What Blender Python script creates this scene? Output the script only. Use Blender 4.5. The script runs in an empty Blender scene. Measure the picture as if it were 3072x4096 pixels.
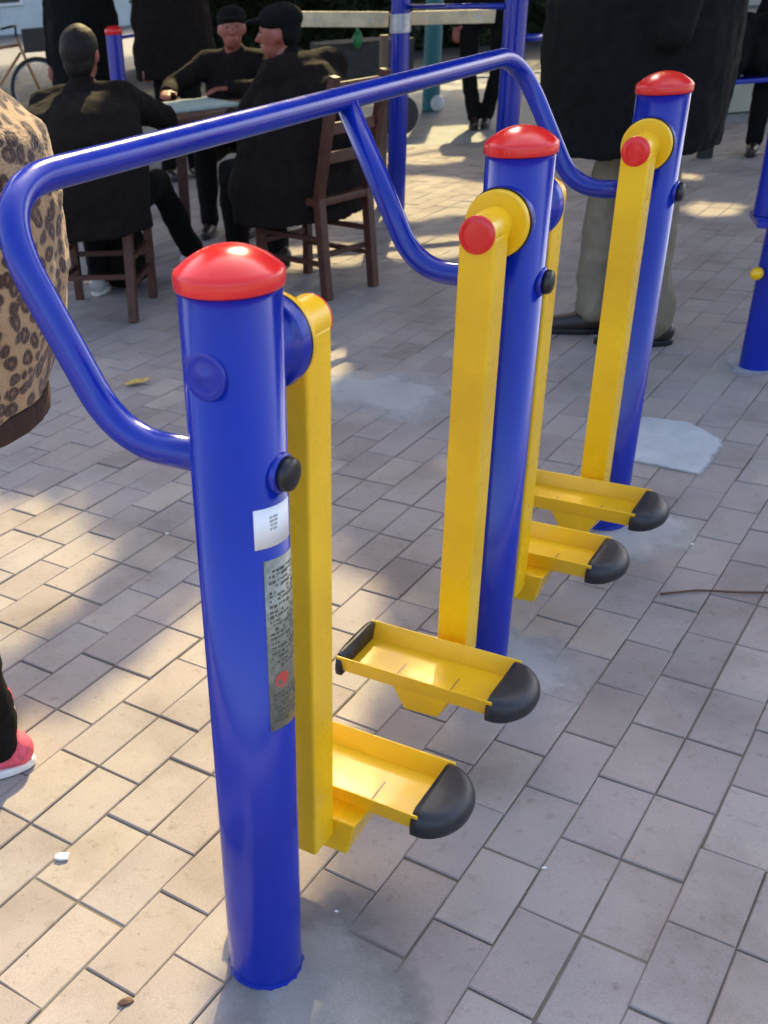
import bpy, bmesh, math, random
from mathutils import Vector, Matrix, noise
random.seed(7)
SC = bpy.context.scene
COL = SC.collection

# ------------------------------------------------------------------ camera
CAM_H = 1.34
F_PX, PX, PY, PITCH, ROLL = 4190.0, 828.0, 2445.0, math.radians(31.06), math.radians(-4.42)
def cam_rot():
    cp, sp = math.cos(PITCH), math.sin(PITCH)
    B = Matrix(((1, 0, 0), (0, 0, -1), (0, 1, 0)))
    Rx = Matrix(((1, 0, 0), (0, cp, -sp), (0, sp, cp)))
    cr, sr = math.cos(ROLL), math.sin(ROLL)
    Rz = Matrix(((cr, -sr, 0), (sr, cr, 0), (0, 0, 1)))
    return Rz @ Rx @ B
RC = cam_rot()
cd = bpy.data.cameras.new('camera'); cam = bpy.data.objects.new('camera', cd); COL.objects.link(cam)
right, down, fwd = RC[0], RC[1], RC[2]
cam.matrix_world = Matrix(((right.x, -down.x, -fwd.x, 0), (right.y, -down.y, -fwd.y, 0),
                           (right.z, -down.z, -fwd.z, CAM_H), (0, 0, 0, 1)))
cd.sensor_fit = 'HORIZONTAL'; cd.sensor_width = 36.0
cd.lens = F_PX / 3072 * 36
cd.shift_x = (1536 - PX) / 3072; cd.shift_y = (PY - 2048) / 3072
cd.clip_start = 0.05; cd.clip_end = 500
cd.dof.use_dof = True; cd.dof.focus_distance = 1.75; cd.dof.aperture_fstop = 11
SC.camera = cam

# ------------------------------------------------------------------ light
SUN_EL, SUN_AZ = math.radians(40), math.radians(16)       # azimuth from +Y towards +X
TO_SUN = Vector((math.sin(SUN_AZ) * math.cos(SUN_EL), math.cos(SUN_AZ) * math.cos(SUN_EL), math.sin(SUN_EL)))
W = bpy.data.worlds.new('World'); SC.world = W; W.use_nodes = True
nt = W.node_tree; nt.nodes.clear()
wo = nt.nodes.new('ShaderNodeOutputWorld'); bg = nt.nodes.new('ShaderNodeBackground'); sk = nt.nodes.new('ShaderNodeTexSky')
sk.sky_type = 'NISHITA'; sk.sun_disc = False; sk.sun_elevation = SUN_EL; sk.sun_rotation = SUN_AZ
sk.air_density = 0.8; sk.dust_density = 5.0; sk.ozone_density = 0.2
bg.inputs['Strength'].default_value = 0.15
nt.links.new(sk.outputs[0], bg.inputs['Color']); nt.links.new(bg.outputs[0], wo.inputs['Surface'])
sd = bpy.data.lights.new('sun', 'SUN'); sd.energy = 2.0; sd.angle = math.radians(0.6); sd.color = (1.0, 0.81, 0.40)
so = bpy.data.objects.new('sun', sd); COL.objects.link(so)
so.rotation_euler = (-TO_SUN).to_track_quat('-Z', 'Y').to_euler(); so.location = (0, 0, 12)
SC.view_settings.view_transform = 'Standard'; SC.view_settings.look = 'None'
SC.view_settings.gamma = 1.0; SC.view_settings.exposure = 2.0; SC.view_settings.use_curve_mapping = False
SC.render.engine = 'CYCLES'

# ------------------------------------------------------------------ helpers
def ray(px, py):
    return RC.transposed() @ Vector(((px - PX) / F_PX, (py - PY) / F_PX, 1.0))
def at(px, py, Y):
    v = ray(px, py); return Vector((0, 0, CAM_H)) + v * (Y / v.y)
def gp(px, py, z=0.0):
    v = ray(px, py); return Vector((0, 0, CAM_H)) + v * ((z - CAM_H) / v.z)
def pix(X):
    v = RC @ (Vector(X) - Vector((0, 0, CAM_H)))
    return (PX + F_PX * v.x / v.z, PY + F_PX * v.y / v.z, v.z)

def tag(o, label=None, cat=None, group=None, kind=None):
    if label: o['label'] = label
    if cat: o['category'] = cat
    if group: o['group'] = group
    if kind: o['kind'] = kind
    return o
def empty(name, loc=(0, 0, 0), rz=0.0, label=None, cat=None, group=None):
    o = bpy.data.objects.new(name, None); COL.objects.link(o); o.location = loc; o.rotation_euler = (0, 0, rz)
    o.empty_display_size = 0.05
    return tag(o, label, cat, group)
def link(name, me, mat, parent=None, smooth=False):
    if mat is not None and not me.materials: me.materials.append(mat)
    if smooth:
        for p in me.polygons: p.use_smooth = True
    o = bpy.data.objects.new(name, me); COL.objects.link(o)
    if parent: o.parent = parent
    return o
def from_bm(name, bm, mat, parent=None, smooth=False, bevel=0.0, seg=2, autos=None):
    bmesh.ops.recalc_face_normals(bm, faces=bm.faces)
    me = bpy.data.meshes.new(name); bm.to_mesh(me); bm.free()
    o = link(name, me, mat, parent, smooth)
    if bevel:
        m = o.modifiers.new('bevel', 'BEVEL'); m.width = bevel; m.segments = seg; m.limit_method = 'ANGLE'; m.angle_limit = math.radians(40)
        for p in me.polygons: p.use_smooth = True
        w = o.modifiers.new('wn', 'WEIGHTED_NORMAL'); w.keep_sharp = True
    return o
def bx(bm, lo, hi, M=None):
    lo, hi = Vector(lo), Vector(hi); vs = []
    for z in (lo.z, hi.z):
        for x, y in ((lo.x, lo.y), (hi.x, lo.y), (hi.x, hi.y), (lo.x, hi.y)):
            v = Vector((x, y, z)); vs.append(bm.verts.new(M @ v if M else v))
    for f in ((3, 2, 1, 0), (4, 5, 6, 7), (0, 1, 5, 4), (1, 2, 6, 5), (2, 3, 7, 6), (3, 0, 4, 7)):
        bm.faces.new([vs[i] for i in f])
def bar(bm, a, b, w, d=None, up=Vector((0, 0, 1))):
    a, b = Vector(a), Vector(b); d = d or w; ax = (b - a).normalized()
    s = ax.cross(up)
    if s.length < 1e-3: s = ax.cross(Vector((0, 1, 0)))
    s.normalize(); t = s.cross(ax).normalized(); vs = []
    for p in (a, b):
        for i, j in ((-1, -1), (1, -1), (1, 1), (-1, 1)): vs.append(bm.verts.new(p + s * (w / 2 * i) + t * (d / 2 * j)))
    for f in ((3, 2, 1, 0), (4, 5, 6, 7), (0, 1, 5, 4), (1, 2, 6, 5), (2, 3, 7, 6), (3, 0, 4, 7)):
        bm.faces.new([vs[i] for i in f])
def frame_of(ax):
    ax = ax.normalized(); u = ax.cross(Vector((0, 0, 1)))
    if u.length < 1e-3: u = Vector((1, 0, 0))
    u.normalize(); return u, ax.cross(u).normalized()
def lathe(bm, a, ax, prof, n=32):
    """prof = list of (distance along axis, radius)"""
    a, ax = Vector(a), Vector(ax).normalized(); u, v = frame_of(ax); rings = []
    for d, r in prof:
        if r < 1e-6: rings.append([bm.verts.new(a + ax * d)])
        else: rings.append([bm.verts.new(a + ax * d + (u * math.cos(k * 2 * math.pi / n) + v * math.sin(k * 2 * math.pi / n)) * r) for k in range(n)])
    for A, B in zip(rings, rings[1:]):
        for k in range(n):
            k2 = (k + 1) % n
            if len(A) == 1 and len(B) == 1: continue
            if len(A) == 1: bm.faces.new((A[0], B[k], B[k2]))
            elif len(B) == 1: bm.faces.new((A[k], A[k2], B[0]))
            else: bm.faces.new((A[k], A[k2], B[k2], B[k]))
    if len(rings[0]) > 1: bm.faces.new(rings[0][::-1])
    if len(rings[-1]) > 1: bm.faces.new(rings[-1])
def smooth_path(pts, per=6):
    pts = [Vector(p) for p in pts]; out = []
    P = [pts[0] * 2 - pts[1]] + pts + [pts[-1] * 2 - pts[-2]]
    for i in range(1, len(P) - 2):
        for k in range(per):
            t = k / per; p0, p1, p2, p3 = P[i - 1], P[i], P[i + 1], P[i + 2]
            out.append(0.5 * ((2 * p1) + (p2 - p0) * t + (2 * p0 - 5 * p1 + 4 * p2 - p3) * t * t + (3 * p1 - p0 - 3 * p2 + p3) * t ** 3))
    out.append(pts[-1]); return out
def fillet(pts, rad, n=8):
    pts = [Vector(p) for p in pts]; out = [pts[0]]
    for i in range(1, len(pts) - 1):
        a, b, c = pts[i - 1], pts[i], pts[i + 1]
        r = rad[i - 1] if isinstance(rad, (list, tuple)) else rad
        u, v = (a - b).normalized(), (c - b).normalized()
        r = min(r, (a - b).length * .49, (c - b).length * .49)
        p, q = b + u * r, b + v * r
        for k in range(n + 1):
            t = k / n; out.append(p * (1 - t) ** 2 + b * 2 * t * (1 - t) + q * t * t)
    out.append(pts[-1]); return out
def tube(bm, path, r, n=16, cap=True):
    path = [Vector(p) for p in path]; rings = []; prev = None
    for i, p in enumerate(path):
        t = (path[min(i + 1, len(path) - 1)] - path[max(i - 1, 0)]).normalized()
        if prev is None: u, _ = frame_of(t)
        else: u = (prev - t * prev.dot(t)).normalized()
        prev = u; v = t.cross(u); rr = r[i] if isinstance(r, (list, tuple)) else r
        rings.append([bm.verts.new(p + (u * math.cos(k * 2 * math.pi / n) + v * math.sin(k * 2 * math.pi / n)) * rr) for k in range(n)])
    for A, B in zip(rings, rings[1:]):
        for k in range(n): bm.faces.new((A[k], A[(k + 1) % n], B[(k + 1) % n], B[k]))
    if cap: bm.faces.new(rings[0][::-1]); bm.faces.new(rings[-1])

# ------------------------------------------------------------------ materials
def nodes(name):
    m = bpy.data.materials.new(name); m.use_nodes = True; t = m.node_tree; b = t.nodes['Principled BSDF']
    return m, t, b
def N(t, kind, **kw):
    n = t.nodes.new(kind)
    for k, v in kw.items():
        if k in n.inputs.keys(): n.inputs[k].default_value = v
        else: setattr(n, k, v)
    return n
def ramp(t, fac, stops):
    r = t.nodes.new('ShaderNodeValToRGB'); e = r.color_ramp.elements
    while len(e) < len(stops): e.new(0.5)
    for el, (p, c) in zip(e, stops):
        el.position = p; el.color = (*c, 1) if len(c) == 3 else (c[0],) * 3 + (1,)
    t.links.new(fac, r.inputs[0]); return r
def simple(name, col, rough=0.5, var=0.12, scale=30, bump=0.15, coat=0.0, metal=0.0, spec=0.5, bdist=0.002, sheen=0):
    m, t, b = nodes(name)
    tc = N(t, 'ShaderNodeTexCoord'); no = N(t, 'ShaderNodeTexNoise', Scale=scale, Detail=5.0, Roughness=0.6)
    t.links.new(tc.outputs['Object'], no.inputs['Vector'])
    r = ramp(t, no.outputs['Fac'], [(0.3, tuple(c * (1 - var) for c in col)), (0.7, tuple(min(1, c * (1 + var)) for c in col))])
    t.links.new(r.outputs[0], b.inputs['Base Color'])
    b.inputs['Roughness'].default_value = rough; b.inputs['Metallic'].default_value = metal
    b.inputs['Coat Weight'].default_value = coat; b.inputs['Coat Roughness'].default_value = 0.12
    b.inputs['Specular IOR Level'].default_value = spec
    b.inputs['Sheen Weight'].default_value = sheen
    bp = N(t, 'ShaderNodeBump', Strength=bump, Distance=bdist); t.links.new(no.outputs['Fac'], bp.inputs['Height'])
    t.links.new(bp.outputs[0], b.inputs['Normal'])
    return m
def paint(name, col, rough=0.22, dust=0.25):
    """gloss paint: orange peel, faint runs, dust on upward faces, tiny specks"""
    m, t, b = nodes(name); L = t.links
    tc = N(t, 'ShaderNodeTexCoord')
    n1 = N(t, 'ShaderNodeTexNoise', Scale=5.0, Detail=4.0); L.new(tc.outputs['Object'], n1.inputs['Vector'])
    r1 = ramp(t, n1.outputs['Fac'], [(0.3, tuple(c * 0.86 for c in col)), (0.7, tuple(min(1, c * 1.12) for c in col))])
    n2 = N(t, 'ShaderNodeTexNoise', Scale=160.0, Detail=3.0); L.new(tc.outputs['Object'], n2.inputs['Vector'])
    r2 = ramp(t, n2.outputs['Fac'], [(0.70, (0,)), (0.80, (1,))])
    n3 = N(t, 'ShaderNodeTexNoise', Scale=14.0, Detail=6.0, Roughness=0.7); L.new(tc.outputs['Object'], n3.inputs['Vector'])
    r3 = ramp(t, n3.outputs['Fac'], [(0.45, (0,)), (0.8, (1,))])
    mul = N(t, 'ShaderNodeMath', operation='MULTIPLY'); L.new(r2.outputs[0], mul.inputs[0]); L.new(r3.outputs[0], mul.inputs[1])
    mm = N(t, 'ShaderNodeMath', operation='MULTIPLY'); L.new(mul.outputs[0], mm.inputs[0]); mm.inputs[1].default_value = dust
    mx = N(t, 'ShaderNodeMixRGB'); L.new(mm.outputs[0], mx.inputs[0]); L.new(r1.outputs[0], mx.inputs[1]); mx.inputs[2].default_value = (0.42, 0.38, 0.32, 1)
    L.new(mx.outputs[0], b.inputs['Base Color'])
    rr = ramp(t, n3.outputs['Fac'], [(0.3, (rough * 0.8,)), (0.8, (rough * 1.7,))]); L.new(rr.outputs[0], b.inputs['Roughness'])
    b.inputs['Coat Weight'].default_value = 0.12; b.inputs['Coat Roughness'].default_value = 0.08
    mp = N(t, 'ShaderNodeMapping'); mp.inputs['Scale'].default_value = (1, 1, 0.12); L.new(tc.outputs['Object'], mp.inputs[0])
    n4 = N(t, 'ShaderNodeTexNoise', Scale=55.0, Detail=2.0); L.new(mp.outputs[0], n4.inputs['Vector'])
    bp = N(t, 'ShaderNodeBump', Strength=0.10, Distance=0.002); L.new(n4.outputs['Fac'], bp.inputs['Height'])
    L.new(bp.outputs[0], b.inputs['Normal'])
    return m
M = {}

M['blue'] = paint('blue_paint', (0.002, 0.020, 0.32), 0.17)
M['yellow'] = paint('yellow_paint', (0.95, 0.53, 0.006), 0.26, 0.35)
M['yellow_worn'] = paint('yellow_paint_scuffed', (0.93, 0.52, 0.008), 0.34, 0.9)
M['red'] = paint('red_plastic', (0.78, 0.02, 0.018), 0.20, 0.3)
M['rubber'] = simple('black_rubber', (0.018, 0.018, 0.022), 0.42, 0.3, 60, 0.2)
M['black'] = simple('black_plastic', (0.010, 0.010, 0.012), 0.35, 0.2, 60, 0.1)
M['wood'] = simple('dark_brown_wood', (0.075, 0.022, 0.012), 0.45, 0.35, 22, 0.3)
M['plank'] = simple('pale_timber', (0.62, 0.50, 0.30), 0.6, 0.2, 16, 0.3)
M['batten'] = simple('brown_timber', (0.22, 0.14, 0.08), 0.6, 0.2, 16, 0.3)
M['teal'] = simple('teal_paint', (0.02, 0.16, 0.18), 0.4)
M['skin'] = simple('skin', (0.30, 0.085, 0.055), 0.5, 0.12, 25, 0.1)
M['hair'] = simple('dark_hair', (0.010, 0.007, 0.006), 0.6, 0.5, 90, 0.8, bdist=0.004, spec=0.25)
M['cloth_dark'] = simple('dark_brown_cloth', (0.011, 0.0075, 0.0065), 0.9, 0.3, 26, 0.5, bdist=0.01, spec=0.15)
M['cloth_black'] = simple('black_cloth', (0.0065, 0.0065, 0.0065), 0.9, 0.3, 26, 0.5, bdist=0.01, spec=0.15)
M['cloth_grey'] = simple('charcoal_cloth', (0.035, 0.034, 0.032), 0.85, 0.3, 26, 0.5, bdist=0.01)
M['khaki'] = simple('khaki_cloth', (0.20, 0.165, 0.11), 0.85, 0.18, 9, 0.7, bdist=0.02)
M['shoe_dark'] = simple('dark_shoe_leather', (0.030, 0.018, 0.015), 0.4)
M['shoe_grey'] = simple('pale_grey_shoe', (0.48, 0.47, 0.44), 0.6)
M['shoe_pink'] = simple('pink_knit', (0.72, 0.10, 0.15), 0.7, 0.3, 60, 0.4)
M['white'] = simple('white_rubber', (0.80, 0.79, 0.74), 0.5)
M['paper'] = simple('white_sticker_film', (0.86, 0.86, 0.86), 0.4, 0.04, 20, 0.05)
M['ink'] = simple('grey_ink', (0.34, 0.37, 0.38), 0.6, 0.5, 400, 0.0)
M['ink_red'] = simple('red_ink', (0.55, 0.07, 0.05), 0.6, 0.2, 200, 0.0)
M['ink_dark'] = simple('dark_print', (0.085, 0.085, 0.06), 0.6, 0.4, 300, 0.0)
M['foil'] = simple('dull_silver_foil', (0.27, 0.27, 0.22), 0.35, 0.3, 120, 0.1, metal=0.3)
M['cream'] = simple('cream_cloth', (0.62, 0.55, 0.38), 0.8, 0.2)
M['green'] = simple('green_plastic', (0.01, 0.16, 0.04), 0.4)
M['board'] = simple('pale_green_board', (0.42, 0.52, 0.46), 0.5, 0.15, 18)
M['steel'] = simple('galvanised_steel', (0.45, 0.46, 0.5), 0.35, 0.15, 40, 0.1, metal=0.7)
M['tan'] = simple('tan_enamel', (0.45, 0.22, 0.09), 0.35)
M['bark'] = simple('bark', (0.10, 0.075, 0.055), 0.9, 0.35, 18, 1.0, bdist=0.03)
M['fur'] = simple('beige_fur', (0.55, 0.42, 0.24), 0.9, 0.35, 140, 1.0, bdist=0.01)
M['trim'] = simple('brown_knit_trim', (0.045, 0.020, 0.013), 0.9, 0.3, 80, 0.5)
M['plaster'] = simple('pale_plaster', (0.55, 0.60, 0.58), 0.9, 0.1, 2, 0.2)
M['beige_wall'] = simple('beige_render', (0.46, 0.43, 0.33), 0.9, 0.12, 3, 0.3)
M['glass'] = simple('dark_window_glass', (0.03, 0.045, 0.05), 0.08, 0.1, 2, 0.0)
M['leafdry'] = simple('dry_yellow_leaf', (0.55, 0.36, 0.07), 0.5, 0.3, 60, 0.4)
M['twig'] = simple('thin_brown_twig', (0.10, 0.045, 0.03), 0.7)

def mat_paver():
    m, t, b = nodes('paver_concrete'); L = t.links
    ge = N(t, 'ShaderNodeNewGeometry'); oi = N(t, 'ShaderNodeObjectInfo'); at_ = N(t, 'ShaderNodeAttribute', attribute_name='tone')
    add = N(t, 'ShaderNodeMath', operation='ADD'); L.new(oi.outputs['Random'], add.inputs[0]); L.new(at_.outputs['Fac'], add.inputs[1])
    fr = N(t, 'ShaderNodeMath', operation='FRACT'); L.new(add.outputs[0], fr.inputs[0])
    base = ramp(t, fr.outputs[0], [(0.0, (0.285, 0.242, 0.222)), (0.35, (0.345, 0.296, 0.268)), (0.7, (0.315, 0.278, 0.264)), (1.0, (0.375, 0.326, 0.285))])
    n1 = N(t, 'ShaderNodeTexNoise', Scale=3.2, Detail=5.0, Roughness=0.6); L.new(ge.outputs['Position'], n1.inputs['Vector'])
    r1 = ramp(t, n1.outputs['Fac'], [(0.28, (0.70, 0.68, 0.66)), (0.5, (0.98, 0.98, 0.98)), (0.72, (1.10, 1.10, 1.11))])
    mu = N(t, 'ShaderNodeMixRGB', blend_type='MULTIPLY'); mu.inputs[0].default_value = 1; L.new(base.outputs[0], mu.inputs[1]); L.new(r1.outputs[0], mu.inputs[2])
    n2 = N(t, 'ShaderNodeTexNoise', Scale=420.0, Detail=3.0); L.new(ge.outputs['Position'], n2.inputs['Vector'])
    r2 = ramp(t, n2.outputs['Fac'], [(0.25, (0.80,)), (0.75, (1.16,))])
    mu2 = N(t, 'ShaderNodeMixRGB', blend_type='MULTIPLY'); mu2.inputs[0].default_value = 0.8; L.new(mu.outputs[0], mu2.inputs[1]); L.new(r2.outputs[0], mu2.inputs[2])
    # small pale droppings and dark stains
    n3 = N(t, 'ShaderNodeTexNoise', Scale=38.0, Detail=4.0, Roughness=0.7); L.new(ge.outputs['Position'], n3.inputs['Vector'])
    r3 = ramp(t, n3.outputs['Fac'], [(0.25, (0.60, 0.55, 0.50)), (0.43, (1, 1, 1))])
    mu3 = N(t, 'ShaderNodeMixRGB', blend_type='MULTIPLY'); mu3.inputs[0].default_value = 0.7; L.new(mu2.outputs[0], mu3.inputs[1]); L.new(r3.outputs[0], mu3.inputs[2])
    L.new(mu3.outputs[0], b.inputs['Base Color']); b.inputs['Roughness'].default_value = 0.82
    b.inputs['Specular IOR Level'].default_value = 0.35
    bp = N(t, 'ShaderNodeBump', Strength=0.35, Distance=0.0012); L.new(n2.outputs['Fac'], bp.inputs['Height'])
    n5 = N(t, 'ShaderNodeTexNoise', Scale=60.0, Detail=3.0); L.new(ge.outputs['Position'], n5.inputs['Vector'])
    bp2 = N(t, 'ShaderNodeBump', Strength=0.3, Distance=0.002); L.new(n5.outputs['Fac'], bp2.inputs['Height']); L.new(bp.outputs[0], bp2.inputs['Normal'])
    L.new(bp2.outputs[0], b.inputs['Normal']); return m
M['paver'] = mat_paver()
def mat_cement(name, c0, c1):
    m, t, b = nodes(name); L = t.links; ge = N(t, 'ShaderNodeNewGeometry')
    n1 = N(t, 'ShaderNodeTexNoise', Scale=7.0, Detail=7.0, Roughness=0.65); L.new(ge.outputs['Position'], n1.inputs['Vector'])
    r = ramp(t, n1.outputs['Fac'], [(0.3, c0), (0.7, c1)])
    n2 = N(t, 'ShaderNodeTexNoise', Scale=300.0, Detail=3.0); L.new(ge.outputs['Position'], n2.inputs['Vector'])
    r2 = ramp(t, n2.outputs['Fac'], [(0.3, (0.85,)), (0.75, (1.12,))])
    mu = N(t, 'ShaderNodeMixRGB', blend_type='MULTIPLY'); mu.inputs[0].default_value = 1; L.new(r.outputs[0], mu.inputs[1]); L.new(r2.outputs[0], mu.inputs[2])
    L.new(mu.outputs[0], b.inputs['Base Color']); b.inputs['Roughness'].default_value = 0.85
    bp = N(t, 'ShaderNodeBump', Strength=0.5, Distance=0.004); L.new(n1.outputs['Fac'], bp.inputs['Height']); L.new(bp.outputs[0], b.inputs['Normal'])
    return m
M['cement'] = mat_cement('trowelled_cement', (0.25, 0.275, 0.30), (0.38, 0.40, 0.42))
M['cement_pale'] = mat_cement('pale_trowelled_cement', (0.46, 0.50, 0.54), (0.60, 0.63, 0.66))
def film(m, strength):
    t = m.node_tree; b = t.nodes['Principled BSDF']; L = t.links
    ge = N(t, 'ShaderNodeNewGeometry'); n = N(t, 'ShaderNodeTexNoise', Scale=26.0, Detail=8.0, Roughness=0.75); L.new(ge.outputs['Position'], n.inputs['Vector'])
    at_ = N(t, 'ShaderNodeAttribute', attribute_name='cover')
    a1 = N(t, 'ShaderNodeMath', operation='MULTIPLY_ADD'); L.new(at_.outputs['Fac'], a1.inputs[0]); a1.inputs[1].default_value = 1.6; a1.inputs[2].default_value = -.95
    a2 = N(t, 'ShaderNodeMath', operation='MULTIPLY_ADD'); L.new(n.outputs['Fac'], a2.inputs[0]); a2.inputs[1].default_value = 1.3; L.new(a1.outputs[0], a2.inputs[2]); a2.use_clamp = True
    a3 = N(t, 'ShaderNodeMath', operation='MULTIPLY'); L.new(a2.outputs[0], a3.inputs[0]); a3.inputs[1].default_value = strength
    L.new(a3.outputs[0], b.inputs['Alpha'])
M['film'] = mat_cement('cement_film', (0.20, 0.195, 0.185), (0.31, 0.30, 0.285)); film(M['film'], 0.95)
M['film_pale'] = mat_cement('pale_cement_film', (0.44, 0.44, 0.44), (0.54, 0.54, 0.53)); film(M['film_pale'], 0.72)
M['film_plate'] = mat_cement('pale_cement_plate', (0.40, 0.41, 0.42), (0.58, 0.59, 0.58)); film(M['film_plate'], 0.97)
M['joint'] = mat_cement('joint_sand', (0.12, 0.10, 0.075), (0.20, 0.17, 0.13))
M['asphalt'] = mat_cement('asphalt', (0.045, 0.046, 0.045), (0.07, 0.07, 0.068))  # ground tone darkened in place of shade
M['ground'] = mat_cement('grey_concrete_ground', (0.26, 0.265, 0.25), (0.36, 0.36, 0.34))
def mat_leopard():
    m, t, b = nodes('leopard_fleece'); L = t.links; tc = N(t, 'ShaderNodeTexCoord')
    nz = N(t, 'ShaderNodeTexNoise', Scale=22.0, Detail=2.0); L.new(tc.outputs['Object'], nz.inputs['Vector'])
    sub = N(t, 'ShaderNodeVectorMath', operation='MULTIPLY_ADD'); L.new(nz.outputs['Color'], sub.inputs[0]); sub.inputs[1].default_value = (0.022,) * 3; L.new(tc.outputs['Object'], sub.inputs[2])
    vo = N(t, 'ShaderNodeTexVoronoi', Scale=40.0, feature='F1'); vo.inputs['Randomness'].default_value = 0.75; L.new(sub.outputs[0], vo.inputs['Vector'])
    r = ramp(t, vo.outputs['Distance'], [(0.0, (0.20, 0.10, 0.045)), (0.16, (0.19, 0.09, 0.04)), (0.26, (0.055, 0.022, 0.010)), (0.46, (0.06, 0.025, 0.012)), (0.58, (0.40, 0.25, 0.12)), (1.0, (0.47, 0.30, 0.15))])
    r.color_ramp.elements[0].position = 0.0
    n2 = N(t, 'ShaderNodeTexNoise', Scale=220.0, Detail=2.0); L.new(tc.outputs['Object'], n2.inputs['Vector'])
    L.new(r.outputs[0], b.inputs['Base Color']); b.inputs['Roughness'].default_value = 0.95; b.inputs['Sheen Weight'].default_value = 0.25
    bp = N(t, 'ShaderNodeBump', Strength=0.9, Distance=0.006); L.new(n2.outputs['Fac'], bp.inputs['Height']); L.new(bp.outputs[0], b.inputs['Normal']); return m
M['leopard'] = mat_leopard()
def mat_leaf(name, c0, c1, trans=0.35):
    m, t, b = nodes(name); L = t.links; ge = N(t, 'ShaderNodeNewGeometry')
    n1 = N(t, 'ShaderNodeTexNoise', Scale=1.5, Detail=3.0); L.new(ge.outputs['Position'], n1.inputs['Vector'])
    r = ramp(t, n1.outputs['Fac'], [(0.3, c0), (0.7, c1)]); L.new(r.outputs[0], b.inputs['Base Color']); b.inputs['Roughness'].default_value = 0.55
    return m
M['leaf'] = mat_leaf('green_leaves', (0.045, 0.06, 0.018), (0.10, 0.11, 0.03))
M['hedge'] = mat_leaf('dark_hedge_leaves', (0.012, 0.022, 0.010), (0.035, 0.05, 0.018))

# ------------------------------------------------------------------ ground
gy = 9.6
bm = bmesh.new()
def quad(bm, pts):
    bm.faces.new([bm.verts.new(p) for p in pts])
quad(bm, [(-120, -40, -.012), (140, -40, -.012), (140, 200, -.012), (-120, 200, -.012)])
tag(from_bm('ground', bm, M['ground']), kind='structure')
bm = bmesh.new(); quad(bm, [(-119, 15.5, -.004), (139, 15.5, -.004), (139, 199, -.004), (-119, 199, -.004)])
tag(from_bm('road', bm, M['asphalt']), kind='structure')  # added dark sheet: its colour stands in for shade on the far ground
bm = bmesh.new(); bx(bm, (-60, 15.2, -.011), (60, 15.496, .004)); tag(from_bm('kerb', bm, M['ground']), kind='structure')
YAW, WW, LL = math.radians(-38.6), 0.07798 * CAM_H, 0.14592 * CAM_H
US = Vector((math.cos(YAW), math.sin(YAW), 0)) * WW
UT = Vector((-math.sin(YAW), math.cos(YAW), 0)) * LL
OO = Vector((-0.568, 1.915, 0))
offs = {-8: 0, -7: .5, -6: .5, -5: 0, -4: .5, -3: .5, -2: 0, -1: .5, 0: .5, 1: 0, 2: .5, 3: .5, 4: 0, 5: 0, 6: .5, 7: .5, 8: 0, 9: .5, 10: 0, 11: .5, 12: 0, 13: .5, 14: .5, 15: 0}
def row_off(i):
    return offs[i] if i in offs else (0 if i % 3 == 1 else .5)
pavement = empty('pavement'); tag(pavement, kind='structure')
bm = bmesh.new(); quad(bm, [(-7.5, -3, -.0042), (9.5, -3, -.0042), (9.5, gy, -.0042), (-7.5, gy, -.0042)])
link_sand = from_bm('joint_sand', bm, M['joint'], pavement)
def paver_data(var, hw, hl, chamf=0.0022, h=0.05):
    """verts, faces of one chamfered block, x across (short side), y along"""
    rnd = random.Random(var * 31 + 5); V = []; F = []
    jit = [(rnd.uniform(-.0009, .0009), rnd.uniform(-.0009, .0009)) for _ in range(4)]
    cs = [(-hw, -hl), (hw, -hl), (hw, hl), (-hw, hl)]
    for z, ins in ((-h, 0), (-.0022, 0), (0, chamf)):
        for (x, y), (jx, jy) in zip(cs, jit):
            V.append((x - math.copysign(ins, x) + jx, y - math.copysign(ins, y) + jy, z))
    for L0 in (0, 4):
        for k in range(4): F.append((L0 + k, L0 + (k + 1) % 4, L0 + 4 + (k + 1) % 4, L0 + 4 + k))
    F.append((8, 9, 10, 11)); return V, F
variants = []
for v in range(6):
    V, F = paver_data(v, WW / 2 - .0014, LL / 2 - .0020)
    me = bpy.data.meshes.new('paver'); me.from_pydata(V, [], F); me.materials.append(M['paver'])
    a = me.attributes.new('tone', 'FLOAT', 'POINT')
    variants.append(me)
cells = []
for i in range(-75, 70):
    for k in range(-40, 75):
        c = OO + US * (i - .5) + UT * (row_off(i) + k + .5)
        if not (-6.5 < c.x < 9 and -1.5 < c.y < gy): continue
        px, py, z = pix(c)
        vis = z > 0 and -120 < px < 3190 and -50 < py < 4250
        cells.append((0 if vis else 1, c.x ** 2 + c.y ** 2, c))
cells.sort(key=lambda q: (q[0], q[1]))
rz = math.atan2(UT.y, UT.x) - math.pi / 2
SV = []; SF = []; ST = []
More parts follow.
